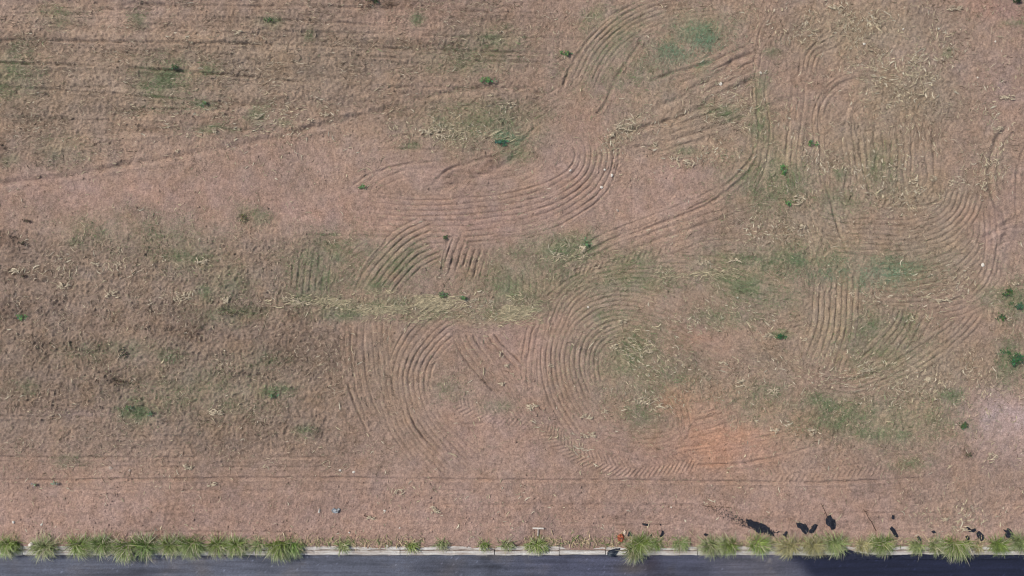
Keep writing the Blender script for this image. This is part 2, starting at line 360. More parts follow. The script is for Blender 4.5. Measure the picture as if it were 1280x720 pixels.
trench([(440, 241), (560, 246), (640, 247)], 1.6, 0.010, 20)
trench([(640, 249), (760, 249), (870, 250), (1010, 250)], 1.6, 0.014, 20)
trench([(380, 293), (480, 295), (640, 296), (690, 292)], 1.8, 0.022, 20)
for y0, y1, y2, dp, xa, xb in [(15, 22, 36, .018, -30, 560), (50, 56, 68, .026, -30, 700), (78, 87, 108, .028, -30, 430), (106, 122, 140, .024, -30, 420), (146, 152, 168, .016, -30, 360), (35, 44, 50, .014, 250, 760),
                               (70, 75, 79, .020, 420, 700), (5, 9, 18, .014, 100, 700), (108, 109, 110, .018, 430, 600), (136, 137, 140, .010, 60, 380), (185, 188, 190, .010, 470, 640)]:
    trench([(xa, y0), ((xa + xb) / 2, y1), (xb, y2)], 2.4, dp * 2.0, 40, seed=int(y0) % 4)
for y0, dp, xa, xb in [(328, .012, -30, 200), (520, .014, -30, 150), (571, .018, -30, 430), (583, .010, 60, 460), (612, .008, 0, 640), (630, .008, 500, 900), (664, .016, 150, 380), (655, .010, 700, 860), (640, .009, 960, 1280), (545, .01, 50, 300)]:
    trench([(xa, y0), ((xa + xb) / 2, y0 + 1.5), (xb, y0 + 1)], 2.2, dp * 2.0, 40)
tread([(676, 528), (692, 546), (710, 560), (735, 572), (762, 581), (792, 585), (835, 581), (880, 572)], 23, 5.8, 0.0125, 0.85)
tread([(560, 496), (580, 508), (615, 520), (668, 524)], 20, 6.0, 0.010, 0.8)
tread([(930, 592), (1000, 592), (1090, 583), (1150, 572)], 20, 6.5, 0.007, 0.7)
tread([(700, 350), (720, 334), (770, 322), (850, 300)], 20, 7, 0.010, 0.8)
tread([(766, 180), (772, 215), (766, 242)], 12, 5.0, 0.010, 0.4)

H += GL_ + TR_
# dry earth left smooth inside passes, clods elsewhere
rough2 = rough * (1 - 0.45 * covmask)
H += fine * rough2
cl = fbm(gx, gy, 7.0, 200, 2)
H += 0.010 * np.clip(cl - 0.35, 0, 1) * rough2 * 2
H += np.clip(dark, 0, 1) * 0.014 * fbm(gx, gy, 5.5, 210, 3)

# the sheet sinks behind the kerb, except where earth has washed over it
wash = blobs([(728, 684, 34, 14, 1.0), (30, 684, 24, 10, .4), (1075, 684, 20, 10, .6), (480, 682, 30, 8, .4), (1230, 684, 26, 10, .5), (840, 682, 30, 10, .5)], PX, PY)
edge = sstep(680, 686, PY + 4.5 * fbm(gx, gy, 1.3, 220, 4) - 1.0)
H = H * (1 - 0.6 * sstep(650, 684, PY)) + 0.03 * np.exp(-((PY - 672) / 10.0) ** 2) * (0.6 + 0.6 * fbm(gx, gy, 1.0, 225, 2)) - 0.075 * edge * (1 - 0.95 * wash) + 0.012 * wash


def Hat(x, y):
    u = (np.asarray(x) - XI[0]) / STEP; v = (np.asarray(y) - YI[0]) / STEP
    u = np.clip(u, 0, NX - 1.001); v = np.clip(v, 0, NY - 1.001)
    i = u.astype(int); j = v.astype(int); fu = u - i; fv = v - j
    return (H[j, i] * (1 - fu) + H[j, i + 1] * fu) * (1 - fv) + (H[j + 1, i] * (1 - fu) + H[j + 1, i + 1] * fu) * fv


def sample(F, x, y):
    i = np.clip(((np.asarray(x) - XI[0]) / STEP).astype(int), 0, NX - 1)
    j = np.clip(((np.asarray(y) - YI[0]) / STEP).astype(int), 0, NY - 1)
    return F[j, i]


# ---- colour of the earth
def mix(c, col, m):
    return c * (1 - m[..., None]) + np.array(col, np.float32) * m[..., None]


col = np.empty(H.shape + (3,), np.float32)
col[:] = (0.318, 0.220, 0.168)
col = mix(col, (0.352, 0.236, 0.188), np.clip(bare, 0, 1) * 0.95)
col = mix(col, (0.290, 0.236, 0.160), np.clip(straw * 0.78, 0, 1) * (1 - 0.6 * bare))
col = mix(col, (0.235, 0.176, 0.134), lowleft * 0.6)
col = mix(col, (0.325, 0.208, 0.160), redm * 0.6)
col = mix(col, (0.43, 0.235, 0.150), np.clip(orange * 1.15, 0, 1) * 0.72)
col = mix(col, (0.400, 0.298, 0.275), np.clip(lav * 1.15, 0, 1) * 0.95)
col = mix(col, (0.110, 0.070, 0.048), dark * 0.55)
col = mix(col, (0.175, 0.205, 0.115), np.clip(green ** .8, 0, 1) * 0.6)
col *= (1 + 0.10 * fbm(gx, gy, 0.5, 240, 3) + 0.12 * fbm(gx, gy, 6.0, 250, 3) + 0.16 * fbm(gx, gy, 15.0, 255, 2))[..., None]
col *= (1 + 0.13 * fbm(gx * 0.09, gy + 0.015 * gx, 3.8, 270, 3) * np.clip(upleft + 0.5 * lowleft + 0.4 * sstep(570, 640, PY), 0, 1))[..., None]
mott = fbm(gx, gy, 2.2, 260, 3)
col[..., 0] *= 1 + 0.03 * mott; col[..., 2] *= 1 - 0.05 * mott
col = np.clip(col, 0.01, 0.9)


# ------------------------------------------------------------------ materials
def mat(name, rough=0.9):
    m = bpy.data.materials.new(name); m.use_nodes = True
    nt = m.node_tree; b = nt.nodes["Principled BSDF"]
    b.inputs["Roughness"].default_value = rough
    b.inputs["Specular IOR Level"].default_value = 0.2
    return m, nt, b


def noise_node(nt, scale, detail=4, rough=0.6, coord=None):
    n = nt.nodes.new("ShaderNodeTexNoise"); n.inputs["Scale"].default_value = scale
    n.inputs["Detail"].default_value = detail; n.inputs["Roughness"].default_value = rough
    if coord: nt.links.new(coord, n.inputs["Vector"])
    return n


def ramp(nt, src, a, b, ca, cb):
    r = nt.nodes.new("ShaderNodeValToRGB")
    r.color_ramp.elements[0].position = a; r.color_ramp.elements[1].position = b
    r.color_ramp.elements[0].color = (*ca, 1) if len(ca) == 3 else ca; r.color_ramp.elements[1].color = (*cb, 1) if len(cb) == 3 else cb
    nt.links.new(src, r.inputs[0]); return r


def mul(nt, a, b):
    m = nt.nodes.new("ShaderNodeMix"); m.data_type = 'RGBA'; m.blend_type = 'MULTIPLY'; m.inputs[0].default_value = 1
    nt.links.new(a, m.inputs[6]); nt.links.new(b, m.inputs[7]); return m


def attr_mat(name, rough=0.85, vary=(0.75, 1.25), nscale=30, bump=0.0, bscale=60, bdist=0.01, transl=0.0):
    m, nt, b = mat(name, rough)
    a = nt.nodes.new("ShaderNodeAttribute"); a.attribute_name = "col"
    g = nt.nodes.new("ShaderNodeNewGeometry")
    n = noise_node(nt, nscale, 5, 0.65, g.outputs["Position"])
    r = ramp(nt, n.outputs[0], 0.3, 0.7, (vary[0],) * 3, (vary[1],) * 3)
    mm = mul(nt, a.outputs["Color"], r.outputs[0])
    nt.links.new(mm.outputs[2], b.inputs["Base Color"])
    if bump:
        n2 = noise_node(nt, bscale, 6, 0.7, g.outputs["Position"])
        bp = nt.nodes.new("ShaderNodeBump"); bp.inputs["Strength"].default_value = bump; bp.inputs["Distance"].default_value = bdist
        nt.links.new(n2.outputs[0], bp.inputs["Height"]); nt.links.new(bp.outputs[0], b.inputs["Normal"])
    return m


M_soil = attr_mat("soil", 0.97, (0.66, 1.32), 22, 1.0, 24, 0.034)
M_litter = attr_mat("dry_litter", 0.85, (0.8, 1.2), 15)
M_clod = attr_mat("earth_clod", 0.97, (0.8, 1.2), 30, 0.8, 60, 0.01)
M_leaf = attr_mat("weed_leaf", 0.6, (0.75, 1.25), 20)
M_grass = attr_mat("grass_blade", 0.55, (0.8, 1.2), 12)


# ------------------------------------------------------------------ mesh builder from arrays
def raw_mesh(name, verts, faces, colors=None, smooth=False, material=None):
    """verts (n,3); faces (m,k) all the same k; colors per vertex (n,3)"""
    me = bpy.data.meshes.new(name)
    verts = np.asarray(verts, np.float32); faces = np.asarray(faces, np.int32)
    me.vertices.add(len(verts)); me.vertices.foreach_set("co", verts.ravel())
    k = faces.shape[1]
    me.loops.add(faces.size); me.loops.foreach_set("vertex_index", faces.ravel())
    me.polygons.add(len(faces)); me.polygons.foreach_set("loop_start", np.arange(len(faces), dtype=np.int32) * k)
    if smooth: me.polygons.foreach_set("use_smooth", np.ones(len(faces), bool))
    me.update(calc_edges=True)
    if colors is not None:
        at = me.color_attributes.new("col", 'FLOAT_COLOR', 'POINT')
        c = np.ones((len(verts), 4), np.float32); c[:, :3] = colors
        at.data.foreach_set("color", c.ravel())
    if material: me.materials.append(material)
    return me


def link(name, me, parent=None, **props):
    o = bpy.data.objects.new(name, me); C.objects.link(o)
    if parent: o.parent = parent
    for k, v in props.items():
        if v is not None: o[k] = v
    return o


def empty(name, x, y, z, label, cat, group=None):
    o = bpy.data.objects.new(name, None); C.objects.link(o); o.empty_display_size = 0.2
    o.location = (x, y, z); o["label"] = label; o["category"] = cat
    if group: o["group"] = group
    return o


# ------------------------------------------------------------------ ground: one sheet to the horizon
def graded(a, sign, n=34, g=1.28):
    out = []; s = STEP * 2; v = a
    for i in range(n):
        s *= g; v += sign * s; out.append(v)
    return out


left = graded(XI[0], -1)[::-1]; right = graded(XI[-1], 1); top = graded(YI[-1], 1)
bot = [-8.24, -8.6, -12.2, -15.8, -16.2] + [-16.5 - 1.5 * 1.45 ** i for i in range(14)]
bot = bot[::-1]
AX = np.array(left + list(XI) + right); AY = np.array(bot + list(YI) + top)
mx, my = np.meshgrid(AX, AY)
ii = np.clip(((mx - XI[0]) / STEP).round().astype(int), 0, NX - 1); jj = np.clip(((my - YI[0]) / STEP).round().astype(int), 0, NY - 1)
Z = H[jj, ii].copy(); CC = col[jj, ii].copy()
out = (mx < XI[0] - .01) | (mx > XI[-1] + .01) | (my > YI[-1] + .01) | (my < YI[0] - .01)
far = np.maximum(np.maximum(XI[0] - mx, mx - XI[-1]), np.maximum(my - YI[-1], YI[0] - my))
gen = np.array([0.25, 0.180, 0.135]) * (1 + 0.15 * fbm(mx, my, 0.2, 300, 4))[..., None]
k = sstep(0, 3.0, far)[..., None]
CC = np.where(out[..., None], CC * (1 - k) + gen * k, CC)
Z = np.where(out, Z * (1 - k[..., 0]) + k[..., 0] * 0.05 * fbm(mx, my, 0.3, 310, 4), Z)
Z = np.where((my < YI[0] - 0.01) & (my > -16.3), -0.42, Z)
Z = np.where((np.abs(my - YI[0]) < 0.01), -0.30, Z)
Z = np.where(my <= -16.3, 0.0 + 0.04 * fbm(mx, my, .3, 315, 3), Z)
ny, nx = mx.shape
V = np.stack([mx, my, Z], -1).reshape(-1, 3)
idx = np.arange(ny * nx).reshape(ny, nx)
F = np.stack([idx[:-1, :-1], idx[:-1, 1:], idx[1:, 1:], idx[1:, :-1]], -1).reshape(-1, 4)
link("ground", raw_mesh("ground", V, F, CC.reshape(-1, 3), True, M_soil), kind="structure")

# ------------------------------------------------------------------ road
m_road, nt, b = mat("asphalt", 0.75)
g = nt.nodes.new("ShaderNodeNewGeometry")
at = nt.nodes.new("ShaderNodeAttribute"); at.attribute_name = "col"
n1 = noise_node(nt, 38, 6, 0.8, g.outputs["Position"])
mp = nt.nodes.new("ShaderNodeMapping"); mp.inputs["Scale"].default_value = (0.35, 6, 1); nt.links.new(g.outputs["Position"], mp.inputs["Vector"])
n2 = noise_node(nt, 1.3, 5, 0.6, mp.outputs[0])
r1 = ramp(nt, n1.outputs[0], 0.3, 0.75, (0.55,) * 3, (1.6,) * 3)
r2 = ramp(nt, n2.outputs[0], 0.3, 0.7, (0.68,) * 3, (1.34,) * 3)
q = mul(nt, at.outputs["Color"], r1.outputs[0]); q2 = mul(nt, q.outputs[2], r2.outputs[0])
nt.links.new(q2.outputs[2], b.inputs["Base Color"])
bp = nt.nodes.new("ShaderNodeBump"); bp.inputs["Strength"].default_value = 0.6; bp.inputs["Distance"].default_value = 0.006
nt.links.new(n1.outputs[0], bp.inputs["Height"]); nt.links.new(bp.outputs[0], b.inputs["Normal"])
b.inputs["Specular IOR Level"].default_value = 0.3
rxs = np.concatenate([np.linspace(-210, -19, 60), np.arange(-18, 18, 0.05), np.linspace(19, 210, 60)])
rys = np.concatenate([[-15.9, -14, -12, -10.5], np.arange(-9.6, -8.33, 0.045), [-8.33]])
rx_, ry_ = np.meshgrid(rxs, rys)
RPX = rx_ * S + 640; RPY = 360 - ry_ * S
rz = -0.12 + 0.004 * fbm(rx_, ry_, 0.8, 320, 3)
rc = np.empty(rx_.shape + (3,)); rc[:] = (0.082, 0.089, 0.116)
rc *= (1 + .16 * fbm(rx_, ry_, 1.2, 357, 3))[..., None]
wx = RPX + 20 * fbm(rx_, ry_, 0.7, 330, 3)
rc = mix(rc, (0.060, 0.064, 0.098), sstep(560, 700, wx) * 0.9)
rc = mix(rc, (0.090, 0.088, 0.108), blobs([(960, 712, 60, 30, .9)], wx, RPY))
newt = sstep(990, 1026, wx + (RPY - 700) * -1.2)
rc = mix(rc, (0.012, 0.015, 0.034), newt)
rc = mix(rc, (0.030, 0.033, 0.045), np.clip(blobs([(610, 699, 9, 3.5, 1.2), (606, 704, 6, 5, 1.0), (614, 712, 10, 6, 1.1), (596, 712, 4, 2, .8), (632, 712, 3, 2, .6)], RPX + 3 * fbm(rx_, ry_, 4, 340, 2), RPY + 2 * fbm(rx_, ry_, 4, 345, 2)), 0, 1) ** 0.6 * 0.75)
rc = mix(rc, (0.040, 0.034, 0.050), blobs([(815, 708, 12, 16, .9)], RPX, RPY))  # shadow of the overhanging tuft, painted onto the asphalt to its right
rc = mix(rc, (0.11, 0.09, 0.07), np.clip(blobs([(790, 712, 18, 8, .6)], RPX, RPY), 0, 1))
rc = mix(rc, (0.20, 0.15, 0.125), np.clip(sstep(697.5, 693.5, RPY) * (0.5 + 0.9 * fbm(rx_, ry_, 2.0, 350, 4)), 0, 1) * (1 - newt))
rc = mix(rc, (0.13, 0.115, 0.11), np.clip(fbm(rx_ * .6, ry_, 1.7, 360, 4) - .25, 0, 1) * .55 * (1 - newt))
rc = mix(rc, (0.035, 0.037, 0.052), np.clip(fbm(rx_ * .5, ry_, 1.1, 365, 4) - .3, 0, 1) * .9 * (1 - newt))
rc = mix(rc, (0.22, 0.20, 0.19), np.clip(blobs([(965, 704, 4, 9, .9), (960, 700, 14, 3, .4), (182, 704, 16, 4, .5)], RPX, RPY) * (0.6 + 1.2 * fbm(rx_, ry_, 7, 355, 2)), 0, 1))
rc *= (1 + .22 * (rng.random(rx_.shape) - .5))[..., None]
spk = rng.random(rx_.shape) > .994
rc[spk] = rc[spk] * 1.9
nyr, nxr = rx_.shape
idx = np.arange(nyr * nxr).reshape(nyr, nxr)
F = np.stack([idx[:-1, :-1], idx[:-1, 1:], idx[1:, 1:], idx[1:, :-1]], -1).reshape(-1, 4)
link("road", raw_mesh("road", np.stack([rx_, ry_, rz], -1).reshape(-1, 3), F, rc.reshape(-1, 3), True, m_road), kind="structure")

# ------------------------------------------------------------------ kerb: cast lengths with a stepped top
m_kerb, nt, b = mat("kerb_concrete", 0.9)
g = nt.nodes.new("ShaderNodeNewGeometry")
mp = nt.nodes.new("ShaderNodeMapping"); mp.inputs["Scale"].default_value = (0.5, 3, 1); nt.links.new(g.outputs["Position"], mp.inputs["Vector"])
n1 = noise_node(nt, 3.0, 7, 0.7, mp.outputs[0]); n2 = noise_node(nt, 45, 4, 0.6, g.outputs["Position"])
r1 = ramp(nt, n1.outputs[0], 0.32, 0.60, (0.30, 0.235, 0.19), (0.57, 0.55, 0.51))
r2 = ramp(nt, n2.outputs[0], 0.3, 0.7, (0.80,) * 3, (1.15,) * 3)
q = mul(nt, r1.outputs[0], r2.outputs[0]); nt.links.new(q.outputs[2], b.inputs["Base Color"])
bp = nt.nodes.new("ShaderNodeBump"); bp.inputs["Strength"].default_value = 0.7; bp.inputs["Distance"].default_value = 0.008
nt.links.new(n2.outputs[0], bp.inputs["Height"]); nt.links.new(bp.outputs[0], b.inputs["Normal"])
m_shade, nt, b = mat("channel_shade", 0.95); g = nt.nodes.new("ShaderNodeNewGeometry"); nd_ = noise_node(nt, 20, 4, 0.6, g.outputs["Position"])  # dark earth brown, stands in for the shade in the kerb channel
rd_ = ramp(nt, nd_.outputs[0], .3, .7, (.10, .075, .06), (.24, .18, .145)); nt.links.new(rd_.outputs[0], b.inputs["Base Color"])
kerb = bpy.data.objects.new("kerb", None); kerb["kind"] = "structure"; C.objects.link(kerb)
# cross-section (y, z) from the back, over the top, to the road face; a shallow channel splits the top
YB = float(WY(683.0)); YF = float(WY(694.3))


def kerb_piece(x0, x1, yb, yf, flip=1):
    w = yb - yf
    sec = [(yb, -0.30), (yb, -0.015), (yb - .015 * flip, 0.0), (yb - w * .36, 0.003), (yb - w * .38, -0.035), (yb - w * .50, -0.040), (yb - w * .53, -0.002), (yf + .02 * flip, -0.004), (yf, -0.022), (yf - .012 * flip, -0.20)]
    n = max(2, int((x1 - x0) / 0.08)); vs = []; L = len(sec)
    for i in range(n + 1):
        x = x0 + (x1 - x0) * i / n
        for (y, z) in sec:
            d = 0.006 * math.sin(x * 7.3 + z * 30) + random.uniform(-.004, .004)
            worn = -0.015 if (z > -.03 and random.random() < .05) else 0
            vs.append((x, y + d, z + random.uniform(-.003, .003) + worn))
    fs = []
    for i in range(n):
        for j in range(L - 1):
            a = i * L + j; fs.append((a, a + 1, a + L + 1, a + L))
    me = bpy.data.meshes.new("kerb_stone"); me.from_pydata(vs, [], fs + [tuple(range(L))[::-1], tuple(range(n * L, n * L + L))])
    me.materials.append(m_kerb); me.materials.append(m_shade)
    for i in range(n): me.polygons[i * (L - 1) + 4].material_index = 1  # channel floor gets the painted shade
    me.update(); return me


cuts = [-460, -330, -200, -80, 28, 142, 262, 380, 500, 618, 699, 757, 872, 990, 1100, 1216, 1330, 1450, 1570, 1700]
for a, b_ in zip(cuts[:-1], cuts[1:]):
    j = random.uniform(-.006, .006)
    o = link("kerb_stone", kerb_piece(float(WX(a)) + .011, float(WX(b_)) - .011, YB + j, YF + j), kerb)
    o.location.z = random.uniform(-.006, .006) - (0.018 if a == 699 else 0)
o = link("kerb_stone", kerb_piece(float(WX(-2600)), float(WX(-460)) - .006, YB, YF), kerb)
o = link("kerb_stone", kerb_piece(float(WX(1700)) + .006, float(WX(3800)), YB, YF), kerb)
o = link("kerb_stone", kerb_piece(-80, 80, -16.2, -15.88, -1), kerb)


# ------------------------------------------------------------------ straw and leaf litter (nobody could count it)
def litter(name, N, x, y, length, width, angle, colr, seg=2, lift=0.012, curl=0.4, material=M_litter, tiltz=0.35):
    """N bent ribbons lying on the earth, seg quads each"""
    r = rng
    t = np.linspace(-0.5, 0.5, seg + 1)[None, :]
    bend = r.normal(0, curl, (N, 1))
    a = angle[:, None] + bend * t * 2
    # integrate the centre line
    dl = (length / seg)[:, None]
    cx = np.cumsum(np.cos(a) * dl, 1) - np.cos(a[:, :1]) * dl; cy = np.cumsum(np.sin(a) * dl, 1) - np.sin(a[:, :1]) * dl
    cx = cx - cx.mean(1, keepdims=True) + x[:, None]; cy = cy - cy.mean(1, keepdims=True) + y[:, None]
    prof = np.clip(1.05 - np.abs(t * 2) ** 2.5, 0.15, 1) * width[:, None] * 0.5
    nxn, nyn = -np.sin(a), np.cos(a)
    z = Hat(cx, cy)
    z = np.maximum(z, z.mean(1, keepdims=True)) + lift * (0.4 + r.random((N, 1))) + (t * 2) * r.normal(0, 1, (N, 1)) * length[:, None] * tiltz * 0.3
    z = np.maximum(z, Hat(cx, cy) + 0.004)
    roll = r.normal(0, 0.5, (N, 1)) * prof
    P1 = np.stack([cx + nxn * prof, cy + nyn * prof, z + roll], -1)
    P2 = np.stack([cx - nxn * prof, cy - nyn * prof, z - roll * 0.5], -1)
    V = np.stack([P1, P2], 2).reshape(N, -1, 3)
    m = (seg + 1) * 2
    base = (np.arange(N) * m)[:, None, None]
    f = np.array([[2 * k, 2 * k + 1, 2 * k + 3, 2 * k + 2] for k in range(seg)])[None]
    F = (base + f).reshape(-1, 4)
    cc = np.repeat(colr, m, 0)
    me = raw_mesh(name, V.reshape(-1, 3), F, cc, False, material)
    return me


def scatter(N, dens):
    """rejection sample points with density field dens (0..1)"""
    xs = []; ys = []; got = 0
    while got < N:
        x = rng.uniform(-17.2, 17.2, N * 2); y = rng.uniform(-8.12, 10.0, N * 2)
        k = rng.random(N * 2) < sample(dens, x, y)
        xs.append(x[k]); ys.append(y[k]); got += k.sum()
    return np.concatenate(xs)[:N], np.concatenate(ys)[:N]


clump = np.clip(0.55 + 0.9 * fbm(gx, gy, 1.8, 400, 3), 0.02, 1.5)
dens = np.clip((0.18 + 0.8 * straw + 0.25 * upleft + 0.2 * lowleft + 0.2 * green - 0.42 * bare) * clump * (1 - 0.35 * covmask), 0.02, 1.3) / 1.3


def dirs(x, y, spread):
    a = sample(ang, x, y)
    px = x * S + 640; py = 360 - y * S
    ul = sample(upleft, x, y)
    base = np.where(py > 590, math.pi / 2, 0.0)
    base = np.where((px > 1030) & (py > 130) & (py < 260), math.pi / 2, base)
    base = np.where((px > 1100) & (py < 130), -0.5, base)
    sp = np.where(ul > .5, 0.45, np.where(py > 590, 0.9, 1.5))
    r = base + rng.normal(0, 1, len(x)) * sp
    rb = np.nan_to_num(a) + rng.normal(0, 0.55, len(x))
    return np.where(np.isnan(a) | (rng.random(len(x)) < .25), r, rb)


rown = rows / 0.018
hollow = np.clip(-(GL_ + TR_) / 0.014 - rown, -1.2, 1.2)
dens = np.clip(dens * (1 + 0.45 * hollow), 0.01, 1)


def straw_cols(N, x, y, lo=0.0):
    u = rng.random(N)[:, None]; v = rng.random(N)[:, None]
    c = np.array([0.385, 0.305, 0.218]) * (0.65 + 0.6 * v)
    c = np.where(u < 0.20, np.array([0.12, 0.085, 0.060]) * (0.7 + 0.8 * v), c)
    c = np.where((u > 0.20) & (u < 0.45), sample(col, x, y) * (0.8 + 0.6 * v), c)
    c = np.where(u > 0.955, np.array([0.50, 0.43, 0.32]) * (0.85 + 0.3 * v), c)
    gm = sample(green, x, y)[:, None]
    c = np.where((rng.random(N)[:, None] < gm * 0.5), np.array([0.17, 0.20, 0.10]) * (0.7 + 0.8 * v), c)
    dm = sample(dark, x, y)[:, None]
    return np.where((rng.random(N)[:, None] < dm * 0.55), np.array([0.10, 0.066, 0.046]) * (0.6 + 0.9 * v), c)


lab = "dry straw and broken stalks lying over the tilled earth"
N = 30000
x, y = scatter(N, dens)
o = link("straw_litter", litter("straw_litter", N, x, y, rng.lognormal(math.log(0.135), 0.35, N), rng.lognormal(math.log(0.015), 0.3, N), dirs(x, y, 1), straw_cols(N, x, y), 2, curl=.55), kind="stuff", label=lab, category="straw")
N = 150000
x, y = scatter(N, np.clip(dens * 0.8 + 0.06, 0, 1))
link("straw_litter", litter("straw_litter", N, x, y, rng.lognormal(math.log(0.075), 0.38, N), rng.lognormal(math.log(0.0135), 0.3, N), dirs(x, y, 1), straw_cols(N, x, y), 1, lift=.01), kind="stuff", label="short chopped straw crumbs spread over the tilled earth", category="straw")

# broader bleached maize leaves, thinner spread
yel = np.clip(blobs([(520, 380, 100, 10, 1.0), (620, 388, 60, 14, .9), (425, 383, 60, 8, .9), (560, 165, 60, 16, .8), (300, 150, 160, 30, .35), (110, 340, 80, 20, .4), (780, 165, 40, 14, .9, -40), (880, 190, 60, 14, .6), (1130, 90, 60, 50, .9),
                     (1060, 30, 80, 30, .7), (1090, 220, 80, 30, .7), (1140, 230, 60, 30, .8), (970, 290, 60, 20, .5), (1150, 370, 80, 30, .5), (800, 450, 50, 40, .6), (700, 310, 30, 14, .7), (860, 340, 40, 8, .6), (1100, 470, 120, 40, .5),
                     (1200, 645, 70, 18, .4), (960, 530, 40, 10, .6), (700, 545, 50, 10, .5, 30), (930, 130, 60, 40, .5), (1000, 190, 60, 40, .5), (270, 515, 40, 10, .4), (240, 370, 50, 10, .5), (900, 400, 60, 20, .5), (810, 500, 40, 14, .6), (1240, 190, 20, 50, .6)], PX, PY), 0, 1)
d2 = np.clip((0.02 + yel ** 1.4) * clump, 0, 1.2) / 1.2
N = 6000
x, y = scatter(N, d2)
ln = rng.lognormal(math.log(0.13), 0.35, N); wd = rng.lognormal(math.log(0.022), 0.3, N)
v = rng.random(N)[:, None]
c = np.array([0.44, 0.37, 0.25]) * (0.7 + 0.45 * v)
c = np.where(rng.random(N)[:, None] < .25, np.array([0.50, 0.44, 0.33]) * (0.85 + .25 * v), c)
link("maize_leaf_litter", litter("maize_leaf_litter", N, x, y, ln, wd, dirs(x, y, 1), c, 3, 0.015, 0.6), kind="stuff", label="bleached maize leaves strewn thinly over the tilled earth", category="maize leaves")

ys_ = np.clip(blobs([(520, 380, 105, 9, 1.2), (470, 386, 60, 6, 1.0), (625, 388, 50, 13, 1.2), (585, 400, 60, 6, .8), (425, 378, 60, 7, .7), (655, 378, 30, 10, .7), (785, 428, 30, 20, .16), (595, 164, 60, 10, .18), (700, 315, 50, 12, .4), (880, 340, 50, 8, .4)], PX + .5 * warpx, PY + .5 * warpy), 0, 1) * np.clip(0.25 + 2.0 * fbm(gx * .5, gy * 1.6, 1.6, 405, 3), 0, 1)
N = 2300
x, y = scatter(N, ys_ ** 1.3)
v = rng.random(N)[:, None]
link("maize_leaf_litter", litter("maize_leaf_litter", N, x, y, rng.lognormal(math.log(0.17), 0.4, N), rng.lognormal(math.log(0.018), 0.3, N), rng.normal(0.06, .38, N), np.array([0.46, 0.39, 0.255]) * (0.6 + 0.55 * v), 3, 0.02, .45), kind="stuff", label="yellowish band of matted dry maize leaves across the middle of the field", category="maize leaves")

# earth clods
N = 13000
d3 = np.clip((0.25 + 0.5 * dark + 0.3 * lowleft + 0.3 * sstep(600, 640, PY) + 0.3 * straw - 0.2 * bare) * clump, 0.02, 1)
x, y = scatter(N, d3)
oct_ = np.array([(1, 0, 0), (0, 1, 0), (-1, 0, 0), (0, -1, 0), (0, 0, 1), (0, 0, -1)], float)
of = np.array([(0, 1, 4), (1, 2, 4), (2, 3, 4), (3, 0, 4), (1, 0, 5), (2, 1, 5), (3, 2, 5), (0, 3, 5)])
sz = np.minimum(rng.lognormal(math.log(0.017), 0.35, N), 0.036)
jit = oct_[None] * (1 + rng.uniform(-.35, .35, (N, 6, 1)))
th = rng.uniform(0, 6.28, N)
ca, sa = np.cos(th)[:, None], np.sin(th)[:, None]
el = rng.uniform(.8, 1.5, N)[:, None]
lx = jit[..., 0] * sz[:, None] * el; ly = jit[..., 1] * sz[:, None]; lz = jit[..., 2] * sz[:, None] * .7
V = np.stack([x[:, None] + lx * ca - ly * sa, y[:, None] + lx * sa + ly * ca, Hat(x, y)[:, None] + sz[:, None] * .3 + lz], -1)
F = (np.arange(N)[:, None, None] * 6 + of[None]).reshape(-1, 3)
cc = sample(col, x, y) * rng.uniform(0.7, 1.25, (N, 1))
link("earth_clods", raw_mesh("earth_clods", V.reshape(-1, 3), F, np.repeat(cc, 6, 0), False, M_clod), kind="stuff", label="small crumbs and clods of reddish earth over the field", category="earth clods")

# green seedlings and grass in the hollows
N = 90000
d4 = np.clip(green ** 0.85 * (0.45 + 0.55 * clump) * np.clip(1 + 0.9 * hollow, .1, 2) + 0.006, 0, 1)
x, y = scatter(N, d4)
ln = rng.lognormal(math.log(0.070), 0.35, N); wd = rng.lognormal(math.log(0.017), 0.35, N)
v = rng.random(N)[:, None]; w_ = rng.random(N)[:, None]
c = np.array([0.135, 0.225, 0.100]) * (0.5 + 0.85 * v) * (1 + np.array([.25, 0, -.1]) * (w_ - .4))
px_ = (x * S + 640)[:, None]; py_ = (360 - y * S)[:, None]
blu = np.clip(np.exp(-(((px_ - 870) / 60) ** 2 + ((py_ - 60) / 40) ** 2)) + np.exp(-(((px_ - 1100) / 90) ** 2 + ((py_ - 345) / 30) ** 2)) + np.exp(-(((px_ - 630) / 30) ** 2 + ((py_ - 172) / 14) ** 2)), 0, 1)
c = c * (1 - blu) + blu * np.array([0.16, 0.32, 0.20]) * (0.6 + 0.7 * v)
link("green_seedlings", litter("green_seedlings", N, x, y, ln, wd, dirs(x, y, 1) + rng.normal(0, .4, N), c, 1, 0.03, 0.6, M_leaf, 0.7), kind="stuff", label="thin green seedlings sprouting in patches across the field", category="seedlings")


